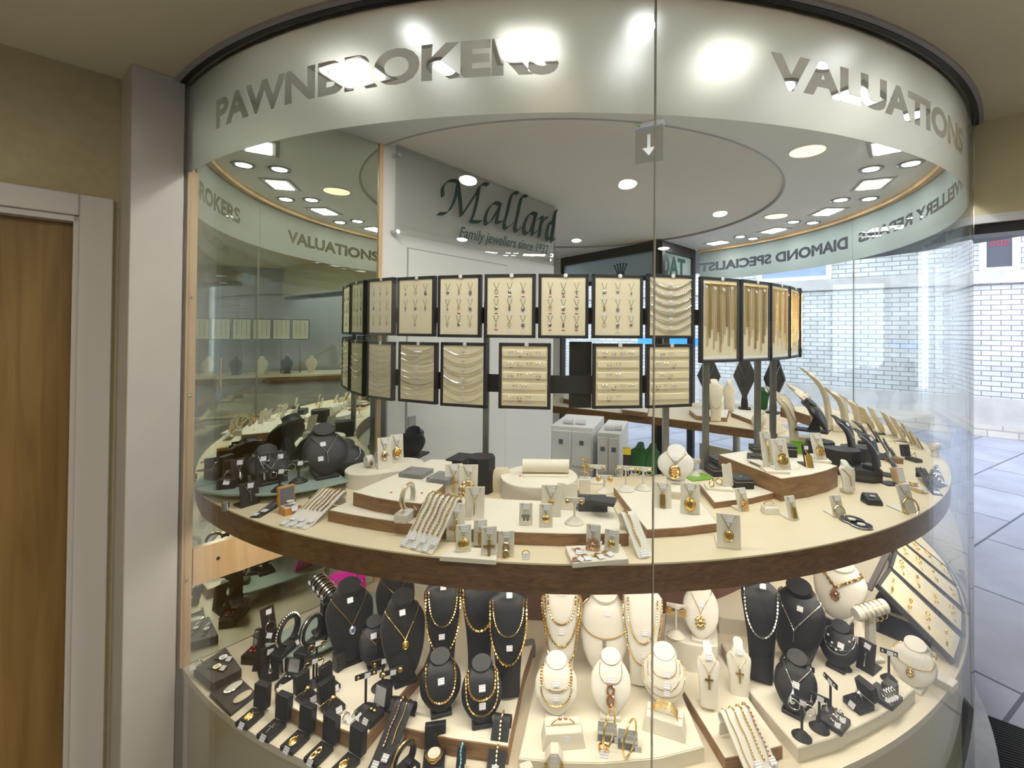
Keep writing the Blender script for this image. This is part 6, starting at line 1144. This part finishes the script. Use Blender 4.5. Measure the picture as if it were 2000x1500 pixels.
necklace(b, 'necklace', 'silver', [(.68, .40, .6, True)], 'silver chain on the black bust turned right', r=.001)
for px, py, z, h, w, dsc in ((1664, 882, T + .06, 62, 40, 'black bust with silver chain behind the octagonal blocks'), (1712, 918, T + .044, 70, 40, 'tall black bust with silver chain on the low octagonal block'), (1692, 868, T, 42, 26, 'slim black neck stand turned to the street')):
    b = bust(px, py, z, h, w, 'tall', 'black_leather', dsc, 'out-10', group=G5, lean=1.8); necklace(b, 'necklace', 'silver', [(.88, .35, .8, True)], 'silver chain on the %s' % ' '.join(dsc.split()[:9]), r=.0012, tags=[(.1, .8)])
for i, (px, py, h, w) in enumerate(((1714, 884, 46, 28), (1740, 892, 44, 30), (1752, 900, 40, 26), (1762, 934, 46, 30), (1716, 862, 34, 24))):
    pend_stand(px, py, T, h, w, 'black_card', 'black leaning card with silver jewellery, %s from the octagonal blocks' % NTH[i], 'silver pendant on the %s leaning black card' % NTH[i], ('drop', 'lariat', 'hoop', 'cross', 'disc')[i], 'silver', yaw='out', size=18, lean=28, group='leaning black cards at the right back')
for i, (px, py, h, w) in enumerate(((1726, 848, 50, 34), (1750, 853, 46, 32), (1768, 862, 46, 32), (1784, 868, 40, 28), (1798, 876, 34, 24), (1704, 838, 42, 30), (1690, 826, 34, 22))):
    pend_stand(px, py, T, h, w, 'old_cream', 'leaning cream card with gold jewellery along the street edge, %s' % NTH[i], 'gold pendant on the %s cream card at the street edge' % NTH[i], ('filigree', 'oval', 'hoop', 'filigree', 'disc', 'oval', 'filigree')[i], 'gold', yaw='out', size=22, lean=24, group='leaning cream cards along the street edge')
block(1752, 906, T, .05, .04, .022, 'walnut_light', 'small walnut block between the black cards at right', 'display block', 'wood_block', 30)
box_open(1796, 904, T, .034, .05, .012, .05, 'grey_box', 'open navy box at the street edge', 'silver ring in the open navy box', metal='silver', yaw=50, lid=10, tagk=0)
slab([(1806, 938), (1826, 906), (1850, 944), (1836, 950)], T, .008, 'dark slab of silver jewellery at the far right edge')
for i, (px, py) in enumerate(((1822, 926), (1832, 938), (1838, 944), (1828, 918))):
    p = at(px, py, T + .008); q = thing('ring', 'silver ring, %s on the far right slab' % NTH[i], 'ring', p, yaw_to_eye(p) + .6); obj('band', MB().torus((0, 0, .009), .009, .0026, 'y', 20, 6, mod=.2), 'silver', q); ticket(q, (.012, -.008, .003), RD(-60), k=.9)
ramp(1832, 968, T, .08, .04, .028, 'black_leather', 'black ramp with silver bracelet leaning at the right edge', (1798, 914), [(0, 'silver', .0016, 'link', 'silver bracelet on the right edge black ramp', .1)])
bangle_bar(1826, 892, T, 26, .05, .012, 'old_cream', 'small cream bangle bar at the street edge', 60, [(-.5, 'gold', .0012, 1.4), (0, 'gold', .0012, 1.5), (.5, 'gold', .0012, 1.4)], 'small street edge bar')
pt = at(1566, 884, T); t = thing('plastic_tray', 'lime green clear plastic tray behind the tall riser', 'tray', pt, yaw_to_eye(pt) + .2); mb = MB()
for c, s_ in (((0, 0, .002), (.085, .06, .004)), ((0, -.03, .022), (.085, .003, .044)), ((0, .03, .022), (.085, .003, .044)), ((-.042, 0, .022), (.003, .06, .044)), ((.042, 0, .022), (.003, .06, .044))): mb.box(c, s_)
obj('walls', mb, 'green_plastic', t)
# ================================================================ low back counter
def lowp(px, py): return at(px, py, LOW)
def diamond(px, py, h, w, dsc, yaw=0):
    p = at(px, py, LOW); k = mpp(p); H, Wd = h * k, w * k / 2; t = thing('necklace_bust', dsc, 'necklace stand', p, yaw_to_eye(p) + RD(yaw), 'black diamond shaped necklace stands'); ql = [(0, .3), (.12, .3), (.25, .22), (.62, 1), (.95, .35), (1, .3)]
    obj('body', MB().loft([[(x * Wd * w_, y + H * .12 * q, H * q) for x, y in ((-1, 0), (1, 0), (1, .03), (-1, .03))] for q, w_ in ql]), 'black_card', t, bevel=.002); obj('base', MB().box((0, .03, .006), (Wd * 1.1, .09, .012)), 'black_card', t)
    j = thing('necklace', 'fine chain on the %s' % ' '.join(dsc.split()[:8]), 'necklace', p, yaw_to_eye(p) + RD(yaw)); obj('chain', MB().tube([(-Wd * .5, H * .1 - .004, H * .86), (0, H * .07 - .004, H * .56), (Wd * .5, H * .1 - .004, H * .86)], .0015, 5), 'silver', j)
diamond(1384, 800, 104, 44, 'black diamond shaped stand, left one behind the chain trays'); diamond(1454, 800, 104, 42, 'black diamond shaped stand, middle one behind the chain trays'); diamond(1508, 808, 108, 40, 'black diamond shaped stand, right one behind the chain trays', -20)
b = bust(1398, 824, LOW, 78, 32, 'tall', 'old_cream', 'cream bust with a long chain on the low back counter', 10); necklace(b, 'necklace', 'gold', [(.84, .3, .9, False)], 'long thin chain on the low back counter bust', r=.001)
bust(1424, 806, LOW, 60, 22, 'slim', 'old_cream', 'slim cream neck stand on the low back counter', 0); bust(1488, 800, LOW, 40, 26, 'slim', 'green_velvet', 'green velvet neck stand on the low back counter', 0)
for i, (pts, h) in enumerate((([(1346, 800), (1360, 812), (1420, 816), (1424, 800)], .03), ([(1428, 806), (1476, 824), (1486, 812), (1440, 798)], .03), ([(1100, 778), (1130, 784), (1135, 770), (1102, 766)], .04), ([(1215, 800), (1265, 806), (1268, 792), (1220, 788)], .035))):
    riser(pxpoly(pts, LOW + h), LOW, LOW + h, 'walnut_light', 'pad_cream', 'walnut riser on the low back counter, %s' % ('left of the diamond stands', 'under the diamond stands', 'at the entrance end', 'below the stud trays')[i], inset=.006)
bust(1478, 838, LOW, 36, 30, 'oval', 'old_cream', 'old cream bust lying low at the right end of the back counter', -30)
# cabinet with gift rolls in the middle of the ring
def cab(px0, px1, y, ytop, depth, dsc):
    k = depth / F; x0, x1 = (px0 - PX) * k, (px1 - PX) * k; zt = EYE - (ytop - 644) * k; t = thing('drawer_cabinet', dsc, 'cabinet', ((x0 + x1) / 2, depth, .006), -.30); w = x1 - x0
    obj('body', MB().box((0, .15, zt / 2), (w, .3, zt)), 'box_white', t, bevel=.003)
    for i in range(2):
        for j in range(2):
            dd = obj('drawer', MB().box(((i - .5) * w * .49, -.004, zt - .10 - .17 * j), (w * .46, .008, .16)), 'box_white', t, bevel=.002); obj('label', MB().box(((i - .5) * w * .49, -.009, zt - .07 - .17 * j), (.02, .002, .02)), 'grey_lining', dd)
    return t, zt
t, zt = cab(1076, 1160, 905, 836, 2.1, 'white drawer cabinet standing inside the ring, left'); t, zt2 = cab(1168, 1212, 905, 848, 2.0, 'white drawer cabinet standing inside the ring, right')
for i, (px, py, dp, z_) in enumerate(((1112, 830, 2.16, zt), (1136, 832, 2.15, zt), (1192, 842, 2.06, zt2), (1206, 844, 2.06, zt2))):
    x = (px - PX) * dp / F; solo('label_roll', MB().loft([[(q, .014 * cos(2 * pi * i_ / 14), .014 + .014 * sin(2 * pi * i_ / 14)) for i_ in range(14)] for q in (-.024, .024)]), 'box_white', 'small white label roll on the drawer cabinets, %s from left' % NTH[i], 'roll', (x, dp, z_ + .006), -.3, 'label rolls on the drawer cabinets')
block(1224, 930, T, .028, .03, .078, 'black_card', 'slim black box under the yellow box by the green stands', 'box', 'slim_box'); q = at(1224, 930, T); solo('yellow_box', MB().box((0, .014, .0902), (.03, .03, .022)), 'yellow_plastic', 'small bright yellow box on the slim black box', 'box', q, yaw_to_eye(q), None, .002)
for i, (px, py) in enumerate(((1244, 926), (1268, 928))): b = bust(px, py, T, 54, 34, 'slim', 'green_velvet', 'dark green velvet neck stand behind the seam, %s' % ('left' if i == 0 else 'right'), -20, group='green velvet neck stands', lean=1.6)
solo('cloth_bag', MB().loft([[(x * w_, y * w_, zz) for x, y in ((-.04, -.012), (0, -.02), (.04, -.012), (.04, .012), (0, .02), (-.04, .012))] for zz, w_ in ((0, .9), (.03, 1), (.06, .95), (.075, .7))]), 'old_cream', 'crumpled beige cloth bag between octagonal block and round plinth', 'bag', at(975, 958, T), .2)
solo('back_board', MB().prism([tuple(on_ring(px, r)[:2]) for px, r in ((1112, 1.34), (1156, 1.34), (1156, 1.325), (1112, 1.325))], 1.312, 1.555), 'tray_black', 'bare black tray back filling the gap in the lower row', 'board')
# ================================================================ shop across the corridor, seen in the mirror
def mirrored(px, py, dist):
    r = ray(px, py); t = (P1.x * MN.x + P1.y * MN.y) / (r.x * MN.x + r.y * MN.y); h = r * t; d = r - MN * 2 * r.dot(MN); d = d / hypot(d.x, d.y)
    q = h + d * (dist - 0); return Vector((q.x, q.y, EYE + q.z))
a_, b_ = mirrored(366, 640, 4.6), mirrored(748, 640, 4.2); OU = (b_ - a_); OU.z = 0; OL = OU.length; OU.normalize(); ON = Vector((OU.y, -OU.x, 0))
if ON.dot(Vector((-1, 1.4, 0)) - a_) < 0: ON = -ON
a_ = a_ - OU * .8; OL += 1.5; O0 = Vector((a_.x, a_.y, 0))
struct('wall_opposite', wbox(MB(), O0, OU, ON, 0, OL, -.75, -.65, 0, ZG), 'panel_grey')
oc = thing('opposite_counter', 'walnut edged counter of the shop across the corridor', 'counter'); obj('worktop', wbox(MB(), O0, OU, ON, 0, OL, -.6, .0, 1.0, 1.02), 'counter_cream', oc); obj('edging', wbox(MB(), O0, OU, ON, 0, OL, -.02, .004, .93, 1.0), 'walnut', oc); obj('front', wbox(MB(), O0, OU, ON, 0, OL, -.06, -.04, .006, .93), 'panel_grey', oc)
obj('lower_shelf', wbox(MB(), O0, OU, ON, 0, OL, -.6, .0, .55, .57), 'deck_cream', oc)
for i in range(8):
    s_ = .42 + .21 * i; t = thing('display_tray', 'chain tray in the shop across the corridor, %s' % NTH[i], 'jewellery tray', along(O0, OU, ON, s_, -.3, 1.45), atan2(OU.y, OU.x) + (0 if ON.dot(Vector((OU.y, -OU.x, 0))) > 0 else pi), 'trays across the corridor'); obj('frame', MB().box((0, .006, .12), (.2, .012, .26)), 'tray_black', t); obj('pad', MB().box((0, -.002, .12), (.18, .006, .24)), 'tray_cream', t)
    for x in (-.05, 0, .05): obj('chain', MB().tube([(x, -.006, .22), (x, -.006, .05)], .003, 5), 'gold', t)
    obj('post', MB().cyl((0, .012, -.43), .01, .43, 8), 'grey_metal', t)
for i in range(2):
    t = thing('pull_handle', 'long bronze pull handle of the glass door across the corridor, %s' % ('left' if i == 0 else 'right'), 'handle', along(O0, OU, ON, .85 + .30 * i, .2, 0)); obj('bar', MB().tube([(0, 0, .84), (0, 0, 1.26)], .014, 10), 'rose_gold', t)
    obj('door_pane', wbox(MB(), Vector((0, 0, 0)), OU, ON, (-.5 if i == 0 else -.06), (.06 if i == 0 else .35), -.05, -.04, .01, 2.3), 'glass', t)
for i in range(7):
    t = thing('necklace_bust', 'dim bust on the counter across the corridor, %s' % NTH[i], 'necklace stand', along(O0, OU, ON, .4 + .27 * i, -.25, 1.0201), atan2(OU.y, OU.x), 'busts across the corridor'); obj('body', MB().lathe([(.03, 0), (.05, .06), (.07, .13), (.05, .17), (.025, .19), (.024, .22)], 16, sy=.5), ('old_cream', 'black_leather')[i % 2], t); obj('base', MB().box((0, 0, .004), (.09, .07, .008)), ('old_cream', 'black_leather')[i % 2], t)

# ribbed mat by the way out, and lettering on the street window
q = pxpoly([(1926, 1398), (2060, 1448), (2060, 1640), (1930, 1640)], .004); mb = MB()
for i in range(40):
    f0, f1 = i / 40, (i + .6) / 40; lerp = lambda a, b_, f: (a[0] + (b_[0] - a[0]) * f, a[1] + (b_[1] - a[1]) * f)
    mb.prism([lerp(q[0], q[3], f0), lerp(q[1], q[2], f0), lerp(q[1], q[2], f1), lerp(q[0], q[3], f1)], .003, .009)
mb.prism(q, 0, .004); solo('entrance_mat', mb, 'mat_rib', 'black ribbed entrance mat on the paving at lower right', 'mat')
t = font_splines('atio'); bx = bbox2(t.data); t.data.dimensions = '2D'; t.data.fill_mode = 'BOTH'; t.data.extrude = .01; t.data.offset = .02; me = to_mesh(t, 'window_lettering')
sR, zt_ = on_plane(1970, 466, SP, SD, SN, .022); sL, zl = on_plane(1932, 481, SP, SD, SN, .022)
for v in me.vertices:
    k = (v.co.x - bx[0]) / (bx[1] - bx[0]); v.co = along(SP, SD, SN, sR + (sL - sR) * k, .0245 + v.co.z * .1, zl + (zt_ - zl) * (v.co.y - bx[2]) / (bx[3] - bx[2]))
me.materials.clear(); obj('window_lettering', me, 'red_text', WIN)
